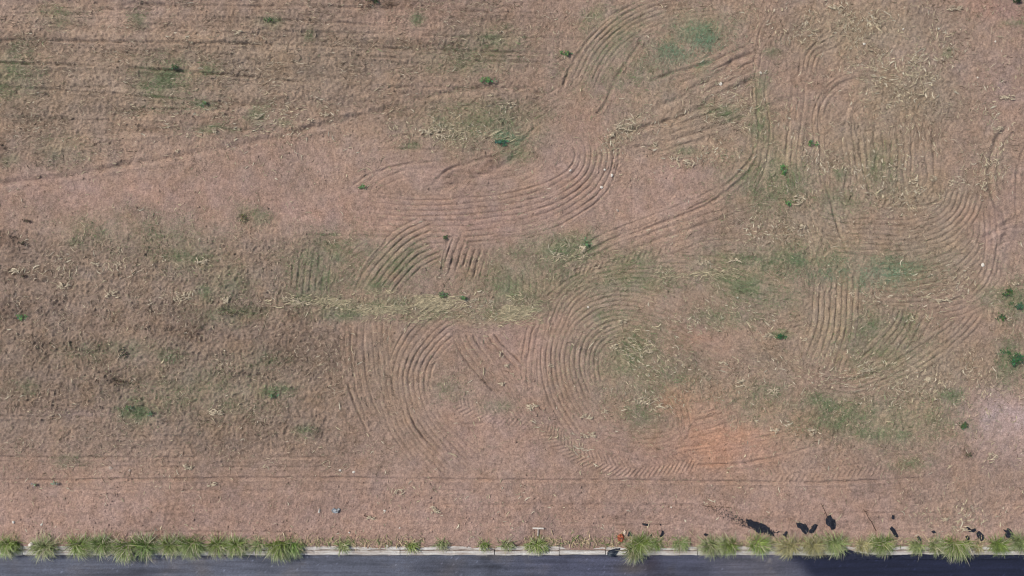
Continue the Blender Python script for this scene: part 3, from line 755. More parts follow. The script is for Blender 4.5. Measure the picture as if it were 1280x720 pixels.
# ------------------------------------------------------------------ individual plants on the field
def leaf_cloud(n, rx, ry, h, ll, lw, base, vary=0.35, up=0.5):
    vs = []; fs = []; cs = []
    hubs = [(random.gauss(0, .42), random.gauss(0, .42), random.uniform(.25, .6)) for _ in range(5 + int(n / 30))]
    for i in range(n):
        hb = random.choice(hubs); r = random.gauss(0, .5); a = random.uniform(0, 6.283)
        x0 = rx * (hb[0] + hb[2] * r * math.cos(a)); y0 = ry * (hb[1] + hb[2] * r * math.sin(a)); r = min(1, math.hypot(x0 / rx, y0 / ry))
        z0 = h * (1 - r * r) * random.uniform(.25, 1) + .02
        d = random.uniform(0, 6.283) if random.random() < .4 else a + random.uniform(-.6, .6)
        L = ll * random.uniform(.6, 1.3); w = lw * random.uniform(.7, 1.3); e = random.uniform(-.2, up)
        dx, dy = math.cos(d), math.sin(d); k = len(vs)
        tw = random.uniform(-.4, .4)
        c = [b * random.uniform(1 - vary, 1 + vary) for b in base]; q = random.uniform(.7, 1.3); c = [q * b for b in c]
        vs += [(x0, y0, z0), (x0 + dx * L * .5 - dy * w, y0 + dy * L * .5 + dx * w, z0 + L * e * .6 + tw * w), (x0 + dx * L * .5, y0 + dy * L * .5, z0 + L * e * .5 - w * .25),
               (x0 + dx * L * .5 + dy * w, y0 + dy * L * .5 - dx * w, z0 + L * e * .6 - tw * w), (x0 + dx * L, y0 + dy * L, z0 + L * e * .55)]
        fs += [(k, k + 2, k + 1), (k, k + 3, k + 2), (k + 1, k + 2, k + 4), (k + 2, k + 3, k + 4)]
        cs += [c] * 5
    return vs, fs, cs


def weed(px, py, wpx_, hpx_, label, base=(0.045, 0.13, 0.05), n=60, ll=0.09, lw=0.03, h=0.12, name="weed", group="low weeds growing on the field"):
    x, y = float(WX(px)), float(WY(py)); z = float(Hat(x, y))
    t = empty(name, x, y, z, label, "weed", group)
    vs, fs, cs = leaf_cloud(n, wpx_ / 2 / S, hpx_ / 2 / S, h, ll, lw, base)
    link("foliage", raw_mesh("foliage", vs, fs, cs, False, M_leaf), t)
    # short stems under the leaves
    sv = []; sf = []; sc = []
    for i in range(6):
        a = i * 1.05; r = min(wpx_, hpx_) / 2 / S * .7; k = len(sv)
        for (s, zz) in ((0, -0.02), (1, h * .6)):
            for q in range(3):
                sv.append((r * s * math.cos(a) + .006 * math.cos(q * 2.1), r * s * math.sin(a) + .006 * math.sin(q * 2.1), zz)); sc.append((.12, .13, .06))
        sf += [(k + q, k + (q + 1) % 3, k + 3 + (q + 1) % 3, k + 3 + q) for q in range(3)]
    link("stem", raw_mesh("stem", sv, sf, sc, False, M_leaf), t)
    return t


G1 = (0.11, 0.20, 0.075); G2 = (0.12, 0.175, 0.085); GD = (0.065, 0.105, 0.045); GO = (0.12, 0.14, 0.07)
WEEDS = [
    (609, 101, 22, 9, "bright green weed clump just above the long curved rut", G1, 110),
    (708, 66, 17, 8, "bright green weed beside the upper end of the curved harrow lines", G1, 70),
    (453, 233, 9, 6, "tiny bright green weed left of the forked rut", G1, 30),
    (28, 396, 15, 9, "bright green weed among dark clods near the left edge", G1, 60),
    (553, 369, 12, 12, "left one of two green weeds beside the yellow straw strip", G2, 70),
    (579, 372, 12, 9, "right one of two green weeds beside the yellow straw strip", G2, 60),
    (556, 297, 8, 6, "small dark green weed between the two upper groups of furrows", GD, 30),
    (1013, 179, 16, 9, "bright green weed among straw right of the long vertical rut", G1, 60),
    (978, 212, 14, 14, "green weed above the pale furrows with a smaller one below it", G1, 80),
    (983, 254, 15, 8, "smaller green weed below another, among straw at right of centre", G1, 50),
    (1259, 366, 15, 14, "dark bushy weed at the right edge, upper of the group", GD, 110),
    (1273, 382, 15, 16, "loose grey-green weed touching the right edge below a dark bushy one", (0.07, 0.13, 0.075), 90),
    (1250, 397, 13, 9, "small dark round weed left of the grey-green one near the right edge", GD, 60),
    (1267, 449, 30, 24, "largest green bush, at the right edge of the field", (0.055, 0.125, 0.055), 260),
    (1203, 532, 15, 12, "dark green weed beside the pale lavender patch of earth", GD, 70),
    (975, 420, 20, 6, "flat dark green weed lying along two short ruts", (0.05, 0.12, 0.045), 60),
    (1210, 568, 11, 8, "dull brown withered weed below the lavender patch", (0.10, 0.085, 0.05), 50),
    (163, 511, 15, 12, "green weed left of its twin in the brown lower left of the field", G2, 50),
    (189, 516, 10, 9, "green weed right of its twin in the brown lower left of the field", G2, 40),
    (340, 494, 20, 7, "flat green weed on the brown ground left of the big harrow arc", G2, 50),
    (70, 603, 10, 6, "pale grey-green weed on bare earth at lower left", (0.24, 0.27, 0.19), 26),
    (44, 606, 8, 5, "smaller pale weed left of another on bare earth at lower left", (0.24, 0.26, 0.19), 20),
    (305, 274, 26, 14, "sprawling olive dry weed on the edge of the pink bare strip", (0.11, 0.105, 0.05), 110),
    (219, 85, 16, 6, "dark green weed in the middle of the upper left grassy patch", GD, 60),
    (257, 130, 12, 8, "green weed just below the upper left rut lines", G2, 40),
    (338, 27, 18, 6, "dark green weed near the top edge, left of centre", GD, 50),
    (470, 2, 26, 7, "dark brown-green weed cut by the top edge of the field", (0.05, 0.055, 0.03), 90),
    (1273, 1, 20, 6, "dark shrubby weed at the upper right corner", (0.03, 0.05, 0.025), 70),
    (625, 178, 30, 9, "low green weed patch under bleached maize leaves beside the forked rut", (0.06, 0.14, 0.085), 110),
    (733, 305, 12, 12, "green weed below the wide bare curve, beside pale leaves", G2, 50),
    (290, 392, 30, 9, "dark brown-green matted weed on the brown field left of the furrows", (0.07, 0.065, 0.035), 90),
    (152, 478, 28, 8, "blackish brown matted weed on the brown lower left field", (0.055, 0.038, 0.024), 90),
    (36, 276, 16, 6, "dark brown withered weed near the left edge, above the others", (0.06, 0.042, 0.028), 50),
    (28, 304, 12, 8, "dark brown withered weed near the left edge, middle of three", (0.05, 0.036, 0.025), 50),
    (30, 345, 16, 6, "dark brown withered weed beside a pale leaf near the left edge", (0.055, 0.04, 0.026), 50),
    (155, 441, 12, 12, "dark upright withered weed on the brown field", (0.05, 0.05, 0.03), 40),
]
for w in WEEDS:
    dry = w[5][0] > w[5][1] or w[4].startswith("dark brown-green m")
    weed(w[0], w[1], w[2] * (1 if w[2] > 28 else .9), w[3] * .85, w[4], w[5], int(w[6] * .75), ll=0.055 if dry else 0.07, lw=0.010 if dry else 0.017, h=0.07 if dry else (0.35 if w[2] > 28 and w[3] > 20 else 0.11),
         group="withered weeds on the brown field" if dry else "low weeds growing on the field")


# ------------------------------------------------------------------ verge grass along the kerb
def tuft_mesh(n, wid, dep, lmin, lmax, c0, c1, lean, tipc, skew=0.0):
    vs = []; fs = []; cs = []
    SEG = 5
    for i in range(n):
        x0 = random.gauss(0, 1) * wid * .42; x0 = max(-wid, min(wid, x0)); y0 = random.uniform(-dep, dep) * .6
        a = math.atan2(random.gauss(0, 1.0) - lean, random.gauss(0, .75) + x0 / wid * .5 + skew)
        L = random.uniform(lmin, lmax) * (1 - .25 * abs(x0) / wid); w = random.uniform(.004, .011)
        el = random.uniform(.45, 1.35); k = len(vs); mixc = random.random()
        c = [p * (1 - mixc) + q * mixc for p, q in zip(c0, c1)]; br = random.uniform(.6, 1.35)
        px, py, pz = x0, y0, -0.02; dx, dy = math.cos(a), math.sin(a)
        for s in range(SEG + 1):
            t = s / SEG
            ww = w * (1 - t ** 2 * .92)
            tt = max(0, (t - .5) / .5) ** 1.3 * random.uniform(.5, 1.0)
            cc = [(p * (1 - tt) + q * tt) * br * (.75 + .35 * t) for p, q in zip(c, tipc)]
            vs += [(px - dy * ww, py + dx * ww, pz), (px + dy * ww, py - dx * ww, pz)]; cs += [cc, cc]
            px += dx * math.cos(el) * L / SEG; py += dy * math.cos(el) * L / SEG; pz += math.sin(el) * L / SEG
            el -= random.uniform(.18, .50)
            floor_ = 0.0 if (py > -0.32) else -0.10
            if pz < floor_ + .01: pz = floor_ + .01 + random.uniform(0, .02)
        fs += [(k + 2 * s, k + 2 * s + 1, k + 2 * s + 3, k + 2 * s + 2) for s in range(SEG)]
    return vs, fs, cs


GG = ((0.110, 0.190, 0.028), (0.200, 0.270, 0.060)); GL = ((0.15, 0.22, 0.07), (0.24, 0.28, 0.11)); GY = ((0.25, 0.24, 0.09), (0.38, 0.33, 0.16)); GK = ((0.075, 0.155, 0.028), (0.15, 0.235, 0.050))
# x, y of the root, half width, blade length, blades, palette, label
TUFTS = [
    (-38, 679, 26, .60, 420, GG, "green grass tuft beyond the left end of the verge"),
    (12, 679, 15, .58, 360, GG, "green grass tuft on the kerb at the far left edge"),
    (58, 682, 17, .55, 300, GL, "pale green grass tuft on the kerb, second from the left, yellow behind"),
    (102, 680, 15, .52, 300, GG, "left lobe of the broad paired grass tuft, third on the kerb from the left"),
    (130, 679, 16, .55, 360, GK, "right darker lobe of the broad paired grass tuft near the left"),
    (160, 680, 15, .58, 320, GG, "green grass tuft with dry brown blades hanging over the road edge"),
    (184, 680, 14, .55, 300, GK, "dark green grass tuft right of the one with dry hanging blades"),
    (215, 680, 14, .50, 280, GG, "mid green grass tuft leaning against a bigger one on its right"),
    (240, 678, 19, .60, 430, GK, "dense dark green grass tuft, middle of the row at lower left"),
    (274, 680, 13, .55, 280, GG, "green grass tuft left half of a pair left of the sparse one"),
    (297, 680, 14, .55, 300, GG, "green grass tuft right half of a pair left of the sparse one"),
    (325, 680, 9, .42, 90, GL, "small sparse pale grass tuft just left of the last big one"),
    (350, 679, 15, .579, 340, GG, "big green grass tuft, last before the long bare kerb"),
    (367, 680, 14, .60, 300, GK, "dark right side tuft with long blades, before the long bare kerb"),
    (428, 680, 9, .36, 90, GL, "small lone pale grass tuft, first on the long bare kerb"),
    (515, 680, 9, .32, 90, GG, "small thin grass tuft, second on the long bare kerb"),
    (552, 678, 9, .34, 70, GL, "small yellowish grass tuft, third on the long bare kerb"),
    (604, 680, 8, .34, 80, GG, "small grass tuft, fourth on the long bare kerb"),
    (633, 679, 10, .34, 110, GL, "spreading small grass tuft left of the round tuft under the white stake"),
    (671, 680, 15, .46, 330, GG, "round green grass tuft just below the white stake"),
    (800, 678, 15, .50, 320, GG, "bright green tuft right of the red scrap"),
    (792, 685, 8, .615, 170, (((0.10, 0.15, 0.04)), (0.22, 0.20, 0.10)), "long olive tuft hanging far over the road"),
    (818, 679, 10, .32, 120, GG, "low green tuft right of the overhanging olive tuft"),
    (850, 679, 12, .36, 160, GL, "low pale tuft left of the large clump with dark road below"),
    (888, 680, 14, .52, 320, GL, "left half of the large yellow-green clump below the black spray"),
    (910, 680, 14, .52, 320, GG, "right half of the large yellow-green clump below the black spray"),
    (947, 678, 14, .46, 260, GG, "green tuft below the tip of the black spray"),
    (985, 681, 14, .50, 280, GY, "straw yellow tuft below the small black fork shape"),
    (1016, 680, 16, .52, 340, GY, "yellow dry tuft below the pair of black scraps"),
    (1042, 678, 14, .50, 300, GL, "yellow-green tuft below the single large black scrap"),
    (1076, 679, 10, .40, 140, GY, "small yellowish tuft beside the brown twig"),
    (1100, 678, 17, .54, 400, GG, "broad green tuft at the foot of the brown twig"),
    (1146, 681, 12, .42, 190, GL, "pale low tuft between two broad green ones"),
    (1168, 680, 10, .42, 140, GL, "pale tuft touching the left side of a dense green one"),
    (1192, 678, 18, .58, 440, GG, "dense green tuft left of the three black scraps"),
    (1222, 684, 7, .28, 60, GY, "tiny dry tuft below the oval black scrap"),
    (1246, 679, 13, .44, 260, GG, "rounded green tuft left of the last black scrap"),
    (1274, 676, 14, .52, 260, GL, "tall pale tuft at the right end of the verge"),
    (1312, 679, 24, .55, 400, GG, "green grass tuft beyond the right end of the verge"),
]
for (px, py, hw, L, n, pal, lab) in TUFTS:
    x, y = float(WX(px)), float(WY(py)); z = float(Hat(x, y)); z = max(z, -0.02)
    t = empty("grass_tuft", x, y, z, lab, "grass tuft", "grass tufts growing along the kerb")
    hw *= .76; L *= 1.18
    over = L > .68
    L *= random.uniform(.82, 1.12); n = int(n * random.uniform(.75, 1.1)); tn = random.uniform(.88, 1.22); yl = random.uniform(0, .2); skew = random.gauss(0, .35)
    pal = [tuple((p * (1 - yl) + q * yl) * tn for p, q in zip(c_, (.26, .22, .10))) for c_ in pal]
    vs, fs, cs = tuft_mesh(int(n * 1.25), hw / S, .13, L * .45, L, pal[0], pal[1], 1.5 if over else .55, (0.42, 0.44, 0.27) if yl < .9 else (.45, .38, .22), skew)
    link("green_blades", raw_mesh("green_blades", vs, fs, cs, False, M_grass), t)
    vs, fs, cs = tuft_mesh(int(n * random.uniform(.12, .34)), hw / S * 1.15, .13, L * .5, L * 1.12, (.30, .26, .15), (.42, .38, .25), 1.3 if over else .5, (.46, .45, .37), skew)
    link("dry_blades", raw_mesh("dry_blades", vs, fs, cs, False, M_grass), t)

# thin dry growth between the tufts
N = 2600
x = rng.uniform(-17, 17, N); y = WY(rng.normal(677, 4.0, N)); k = (vnoise(x, x * 0, 1.2, 500) > -0.25) & (y > -8.1); x = x[k]; y = y[k]; N = len(x)
v = rng.random(N)[:, None]
c = np.where(rng.random(N)[:, None] < .35, np.array([.15, .19, .07]), np.array([.42, .33, .20])) * (.7 + .6 * v)
link("verge_stubble", litter("verge_stubble", N, x, y, rng.uniform(.10, .26, N), rng.uniform(.010, .02, N), rng.normal(math.pi / 2, .9, N), c, 3, 0.03, .6, M_litter, .9), kind="stuff", label="thin dry grass stubble along the back of the kerb", category="stubble")

# ------------------------------------------------------------------ black scraps
m_black, nt, b = mat("black_scrap", 0.55)
g = nt.nodes.new("ShaderNodeNewGeometry"); n1 = noise_node(nt, 35, 4, 0.6, g.outputs["Position"])
r1 = ramp(nt, n1.outputs[0], 0.35, 0.7, (0.008, 0.009, 0.013), (0.030, 0.033, 0.048)); nt.links.new(r1.outputs[0], b.inputs["Base Color"])
bp = nt.nodes.new("ShaderNodeBump"); bp.inputs["Strength"].default_value = 0.8; bp.inputs["Distance"].default_value = 0.02
nt.links.new(n1.outputs[0], bp.inputs["Height"]); nt.links.new(bp.outputs[0], b.inputs["Normal"])


def outline_mesh(name, pts, thick, crumple, material, rag=.008):
    """a slab with a wavy top over a plan outline (world metres, relative), edges roughened"""
    P = []
    n0 = len(pts)
    for i in range(n0):
        a = np.array(pts[i]); b2 = np.array(pts[(i + 1) % n0]); d = np.linalg.norm(b2 - a); m = max(1, int(d / 0.05))
        for k in range(m):
            q = a + (b2 - a) * k / m; P.append(q + np.array([random.uniform(-rag, rag), random.uniform(-rag, rag)]))
    P = np.array(P); c = P.mean(0); n = len(P)
    rings = [1.0, 0.72, 0.4, 0.0]
    vs = [(p[0], p[1], -0.03) for p in P]
    for r in rings[:-1]:
        for p in P:
            q = c + (p - c) * r
            vs.append((q[0], q[1], thick * (.35 + .65 * (1 - r)) + random.uniform(0, crumple)))
    vs.append((c[0], c[1], thick + crumple))
    fs = []
    for j in range(3):
        for i in range(n):
            a = j * n + i; b_ = j * n + (i + 1) % n; fs.append((a, b_, b_ + n, a + n))
    fs += [(3 * n + i, 3 * n + (i + 1) % n, 4 * n) for i in range(n)]
    me = bpy.data.meshes.new(name); me.from_pydata(vs, [], fs); me.materials.append(material); me.update()
    return me


def scrap(name, ox, oy, sc, pts, label, cat="scrap", thick=0.02, crumple=0.03, material=None, group=None, rag=.008):
    pl = [(ox + p[0] / sc, oy + p[1] / sc) for p in pts]
    W = [(float(WX(a)), float(WY(b_))) for a, b_ in pl]
    cx = sum(p[0] for p in W) / len(W); cy = sum(p[1] for p in W) / len(W)
    o = link(name, outline_mesh(name, [(p[0] - cx, p[1] - cy) for p in W], thick, crumple, material or m_black, rag), label=label, category=cat, group=group)
    o.location = (cx, cy, float(Hat(cx, cy))); return o


R4 = (860, 620, 6.095); R5 = (1060, 620, 5.818); R7 = (640, 620, 5.818)
BG = "black scraps lying behind the kerb"
scrap("black_scrap", *R4, [(817, 205), (850, 188), (885, 200), (900, 220), (915, 245), (915, 265), (890, 290), (865, 270), (855, 245), (835, 240)], "left larger one of the touching pair of black leaf-shaped scraps", group=BG)
scrap("black_scrap", *R4, [(920, 275), (918, 262), (940, 240), (935, 230), (965, 208), (990, 218), (975, 245), (955, 275), (935, 282)], "right smaller one of the touching pair of black leaf-shaped scraps", group=BG)
scrap("black_scrap", *R4, [(1040, 185), (1055, 150), (1080, 140), (1095, 170), (1115, 175), (1120, 210), (1112, 245), (1090, 258), (1075, 230), (1045, 210)], "single large black scrap narrowing downward, above a yellow-green tuft", group=BG)
scrap("black_scrap", *R4, [(708, 298), (728, 285), (745, 263), (757, 270), (748, 290), (745, 317), (735, 314), (730, 298)], "small black forked scrap between the black spray and the pair", group=BG)
scrap("black_scrap", *R4, [(118, 294), (125, 280), (150, 288), (135, 303)], "tiny black scrap above the large yellow-green clump", group=BG)
scrap("black_scrap", *R5, [(298, 232), (312, 216), (332, 238), (347, 262), (360, 290), (350, 304), (330, 285), (310, 258)], "slanting narrow black scrap below a tiny one, right of the twig", group=BG)
scrap("black_scrap", *R5, [(310, 150), (316, 132), (330, 136), (328, 162), (316, 166)], "tiny upright black scrap highest above the verge at right", group=BG)
scrap("black_scrap", *R5, [(848, 220), (870, 225), (890, 240), (905, 240), (922, 233), (927, 248), (905, 267), (890, 260), (872, 258), (868, 240)], "black zigzag scrap, upper of the three near the right end", group=BG)
scrap("black_scrap", *R5, [(930, 268), (950, 253), (965, 268), (985, 285), (980, 317), (962, 327), (943, 305), (930, 290)], "black oval scrap, right of the three near the right end", group=BG)
scrap("black_scrap", *R5, [(847, 290), (862, 282), (874, 300), (887, 347), (877, 345), (858, 315)], "thin black scrap, lower of the three near the right end", group=BG)
scrap("black_scrap", *R5, [(1125, 241), (1150, 250), (1160, 233), (1180, 243), (1197, 275), (1212, 342), (1202, 342), (1185, 307), (1150, 303), (1133, 280), (1145, 265)], "black winged scrap with a tail, last at the right end", group=BG)
scrap("black_scrap", *R5, [(495, 295), (510, 289), (530, 305), (522, 324), (503, 316)], "small black scrap on the pale tuft between two broad green ones", group=BG)
scrap("black_scrap", *R5, [(600, 255), (620, 245), (632, 260), (612, 270)], "small black scrap at the upper left of the dense green tuft", group=BG)
scrap("black_scrap", *R7, [(838, 290), (848, 262), (858, 254), (870, 285), (862, 293), (856, 278), (848, 292)], "black wedge scrap right beside the red scrap", group=BG)
scrap("black_scrap", *R7, [(945, 197), (975, 200), (1000, 207), (996, 223), (970, 216), (948, 208)], "flat elongated black scrap, uppermost right of the red scrap", group=BG)
scrap("black_scrap", *R7, [(1072, 292), (1084, 272), (1088, 248), (1102, 252), (1100, 280), (1086, 295)], "upright black bar-shaped scrap, farthest right of the red scrap", group=BG)
scrap("black_scrap", *R7, [(1071, 208), (1080, 204), (1085, 211), (1076, 216)], "tiny black speck above the upright black bar-shaped scrap", group=BG)
scrap("black_scrap", *R7, [(1000, 282), (1012, 278), (1020, 284), (1008, 290)], "tiny brown-black speck between the elongated scrap and the verge", group=BG)
# ragged spray
scrap("black_spray", *R4, [(440, 168), (470, 172), (500, 196), (542, 198), (572, 222), (605, 238), (636, 262), (655, 298), (638, 302), (602, 272), (572, 262), (545, 282), (512, 262), (492, 240), (466, 232), (452, 205)], "long ragged black scrap at the dense end of the black spray", "scrap", 0.012, 0.03, group=BG, rag=.042)
vs = []; fs = []
for i in range(520):
    t = random.random() ** 0.8
    qx = 130 + (640 - 130) * t + random.gauss(0, 22); qy = 70 + (285 - 70) * t ** 1.0 + random.gauss(0, 24 * (1 - .5 * t))
    x = float(WX(860 + qx / 6.095)); y = float(WY(620 + qy / 6.095)); z = float(Hat(x, y)); s = random.uniform(.006, .022) * (.5 + .9 * t); k = len(vs); a = random.uniform(0, 6.28)
    for q in range(5):
        r = s * random.uniform(.6, 1.5); vs.append((x + r * math.cos(a + q * 1.257), y + r * math.sin(a + q * 1.257), z + .002))
    vs.append((x, y, z + .012 + s * .4)); fs += [(k + q, k + (q + 1) % 5, k + 5) for q in range(5)]
me = bpy.data.meshes.new("black_crumbs"); me.from_pydata(vs, [], fs); me.materials.append(m_black)
link("black_crumbs", me, kind="stuff", label="trail of fine black crumbs thinning out to the upper left", category="crumbs")

# fresh tar that ran up over the front of the kerb
m_tar, nt, b = mat("tar", .6); b.inputs["Base Color"].default_value = (.016, .019, .040, 1)
g = nt.nodes.new("ShaderNodeNewGeometry"); n1 = noise_node(nt, 30, 4, .6, g.outputs["Position"])
r1 = ramp(nt, n1.outputs[0], .3, .7, (.011, .013, .026), (.028, .032, .055)); nt.links.new(r1.outputs[0], b.inputs["Base Color"])
road_o = bpy.data.objects["road"]
for A in ([(1022, 697), (1034, 695), (1046, 692.5), (1052, 689), (1063, 688), (1074, 690.5), (1088, 692.8), (1112, 694.2), (1112, 698), (1060, 700)], [(1118, 698), (1128, 694), (1146, 692), (1160, 693.5), (1180, 692.5), (1200, 694), (1225, 693.2), (1262, 694), (1290, 694), (1290, 698), (1200, 699)]):
    o = link("tar_edge", outline_mesh("tar_edge", [(float(WX(a)), float(WY(b_))) for a, b_ in A], .008, .008, m_tar, .012), road_o)

# flap of dark plastic leaning on the kerb
m_pl, nt, b = mat("dark_plastic", 0.35); b.inputs["Specular IOR Level"].default_value = 0.5
g = nt.nodes.new("ShaderNodeNewGeometry"); n1 = noise_node(nt, 12, 3, .5, g.outputs["Position"])
r1 = ramp(nt, n1.outputs[0], .45, .62, (.010, .014, .024), (.055, .065, .075)); nt.links.new(r1.outputs[0], b.inputs["Base Color"])
pp = [(692, 432), (694, 405), (716, 394), (742, 384), (786, 377), (780, 396), (758, 424), (748, 436), (722, 442)]
o = scrap("plastic_flap", *R7, pp, "glossy dark plastic flap folded over the kerb, pointed to the upper right", "plastic", 0.03, 0.015, m_pl); o.location.z = 0.0

# red scrap with white bit
m_red, nt, b = mat("red_paper", 0.6); b.inputs["Base Color"].default_value = (.38, .075, .03, 1)
g = nt.nodes.new("ShaderNodeNewGeometry"); n1 = noise_node(nt, 22, 3, .6, g.outputs["Position"])
r1 = ramp(nt, n1.outputs[0], .35, .62, (.11, .025, .015), (.36, .11, .055)); nt.links.new(r1.outputs[0], b.inputs["Base Color"])
m_white, nt, b = mat("white_paint", 0.7)
g = nt.nodes.new("ShaderNodeNewGeometry"); n1 = noise_node(nt, 30, 3, .6, g.outputs["Position"])
r1 = ramp(nt, n1.outputs[0], .3, .7, (.46, .41, .35), (.68, .64, .58)); nt.links.new(r1.outputs[0], b.inputs["Base Color"])
red = empty("red_wrapper", float(WX(774.8)), float(WY(672)), float(Hat(WX(774.8), WY(672))), "crumpled orange-red wrapper with a pale corner behind the kerb", "litter")
A = [(763, 288), (775, 276), (800, 272), (815, 298), (812, 318), (788, 328), (768, 318)]
m_bstone_, nt, b = mat('pale_paper', .8); b.inputs['Base Color'].default_value = (.50, .40, .31, 1)
cx, cy = red.location.x, red.location.y
link("crumpled_sheet", outline_mesh("crumpled_sheet", [(float(WX(640 + a / 5.818)) - cx, float(WY(620 + b_ / 5.818)) - cy) for a, b_ in A], .05, .06, m_red), red)
link("pale_corner", outline_mesh("pale_corner", [(float(WX(640 + a / 5.818)) - cx, float(WY(620 + b_ / 5.818)) - cy) for a, b_ in [(810, 276), (810, 256), (818, 244), (828, 256), (828, 270), (820, 280)]], .03, .03, m_bstone_), red)


# white stake: a crossbar on a thin stem lying on the earth
def box_mesh(name, x0, x1, y0, y1, z0, z1, material, bev=0.006):
    import bmesh
    bm = bmesh.new(); bmesh.ops.create_cube(bm, size=1)
    bmesh.ops.scale(bm, vec=(x1 - x0, y1 - y0, z1 - z0), verts=bm.verts); bmesh.ops.translate(bm, vec=((x0 + x1) / 2, (y0 + y1) / 2, (z0 + z1) / 2), verts=bm.verts)
    bmesh.ops.bevel(bm, geom=bm.edges[:], offset=bev, segments=2, affect='EDGES')
    me = bpy.data.meshes.new(name); bm.to_mesh(me); bm.free(); me.materials.append(material); return me


sx, sy = float(WX(672.6)), float(WY(659.3))
st = empty("white_stake", sx, sy, float(Hat(sx, sy)), "white T-shaped stake lying on bare earth above a round grass tuft", "stake")
link("crossbar", box_mesh("crossbar", -.175, .175, -.022, .022, .03, .075, m_white), st); st.rotation_euler = (0, 0, -.03)
link("stem", box_mesh("stem", -.014, .014, -.25, -.034, .02, .045, m_white), st)

# brown twig behind the tufts
def tube(name, pts, r0, r1, material, n=6):
    vs = []; fs = []
    for i, p in enumerate(pts):
        p = Vector(p); d = (Vector(pts[min(i + 1, len(pts) - 1)]) - Vector(pts[max(i - 1, 0)])).normalized()
        q = d.to_track_quat('Z', 'Y'); r = r0 + (r1 - r0) * i / (len(pts) - 1)
        for k in range(n):
            vs.append(p + q @ Vector((r * math.cos(k * 6.283 / n), r * math.sin(k * 6.283 / n), 0)))
    for i in range(len(pts) - 1):
        for k in range(n): fs.append((i * n + k, i * n + (k + 1) % n, i * n + n + (k + 1) % n, i * n + n + k))
    fs += [tuple(range(n))[::-1], tuple(range(len(vs) - n, len(vs)))]
    me = bpy.data.meshes.new(name); me.from_pydata(vs, [], fs); me.materials.append(material); return me


m_twig, nt, b = mat("twig_bark", .9)
g = nt.nodes.new("ShaderNodeNewGeometry"); n1 = noise_node(nt, 25, 4, .6, g.outputs["Position"])
r1 = ramp(nt, n1.outputs[0], .3, .7, (.035, .02, .016), (.11, .065, .05)); nt.links.new(r1.outputs[0], b.inputs["Base Color"])


def twig(path, label, r=.012, side=None):
    W = [(float(WX(a)), float(WY(b_))) for a, b_ in path]
    bx, by = W[0]; bz = float(Hat(bx, by))
    t = empty("twig", bx, by, bz, label, "twig")
    pts = [(a - bx, b_ - by, float(Hat(a, b_)) - bz + r * .8 + random.uniform(0, .01)) for a, b_ in W]
    link("stick", tube("stick", pts, r * 1.25, r * .5, m_twig), t)
    for (i, dx, dy) in (side or []):
        p = pts[i]; link("side_shoot", tube("side_shoot", [p, (p[0] + dx * .5, p[1] + dy * .5, p[2] + .01), (p[0] + dx, p[1] + dy, p[2] + .02)], r * .7, r * .3, m_twig, 5), t)
    return t


twig([(1094, 663), (1091, 657), (1088, 651), (1084.5, 647), (1081, 639), (1078, 636)], "thin brown twig slanting up from the broad green tuft", .011, [(4, .10, .06), (4, -.10, .03), (2, .08, -.02)])
twig([(1034, 648), (1031, 640), (1027, 632), (1025, 628)], "short faint brown twig above the single large black scrap", .010, [(1, -.10, -.06), (2, .05, .06)])
twig([(880, 632), (890, 633.5), (902, 633), (914, 634)], "thin brown twig at the sparse start of the black crumb trail", .009, [(1, .06, -.14), (0, -.12, .05), (2, -.1, -.1)])
twig([(455, 644), (462, 646), (470, 646.5)], "short pale-brown stick on bare earth left of the pale husk", .012, [(1, .05, .05)])

# stones, husks and other pale bits one can point at
m_stone, nt, b = mat("pale_stone", .9)
g = nt.nodes.new("ShaderNodeNewGeometry"); n1 = noise_node(nt, 30, 4, .6, g.outputs["Position"])
r1 = ramp(nt, n1.outputs[0], .3, .7, (.48, .43, .36), (.74, .70, .62)); nt.links.new(r1.outputs[0], b.inputs["Base Color"])
m_bstone = m_stone.copy(); m_bstone.name = "grey_stone"
for nd in m_bstone.node_tree.nodes:
    if nd.type == 'VALTORGB': nd.color_ramp.elements[0].color = (.33, .26, .21, 1); nd.color_ramp.elements[1].color = (.46, .38, .31, 1)


def stone(px, py, s, label, material=m_stone, asp=1.0):
    import bmesh
    bm = bmesh.new(); bmesh.ops.create_icosphere(bm, subdivisions=2, radius=1)
    for v in bm.verts:
        f = 1 + random.uniform(-.16, .16); v.co = Vector((v.co.x * f * asp, v.co.y * f, v.co.z * f * .6)) * s
        v.co.z = max(v.co.z, -s * .25)
    me = bpy.data.meshes.new("stone"); bm.to_mesh(me); bm.free(); me.materials.append(material)
    x, y = float(WX(px)), float(WY(py))
    o = link("stone", me, label=label, category="stone", group="loose stones on the earth"); o.location = (x, y, float(Hat(x, y)) + s * .2); o.rotation_euler = (0, 0, random.uniform(0, 3))


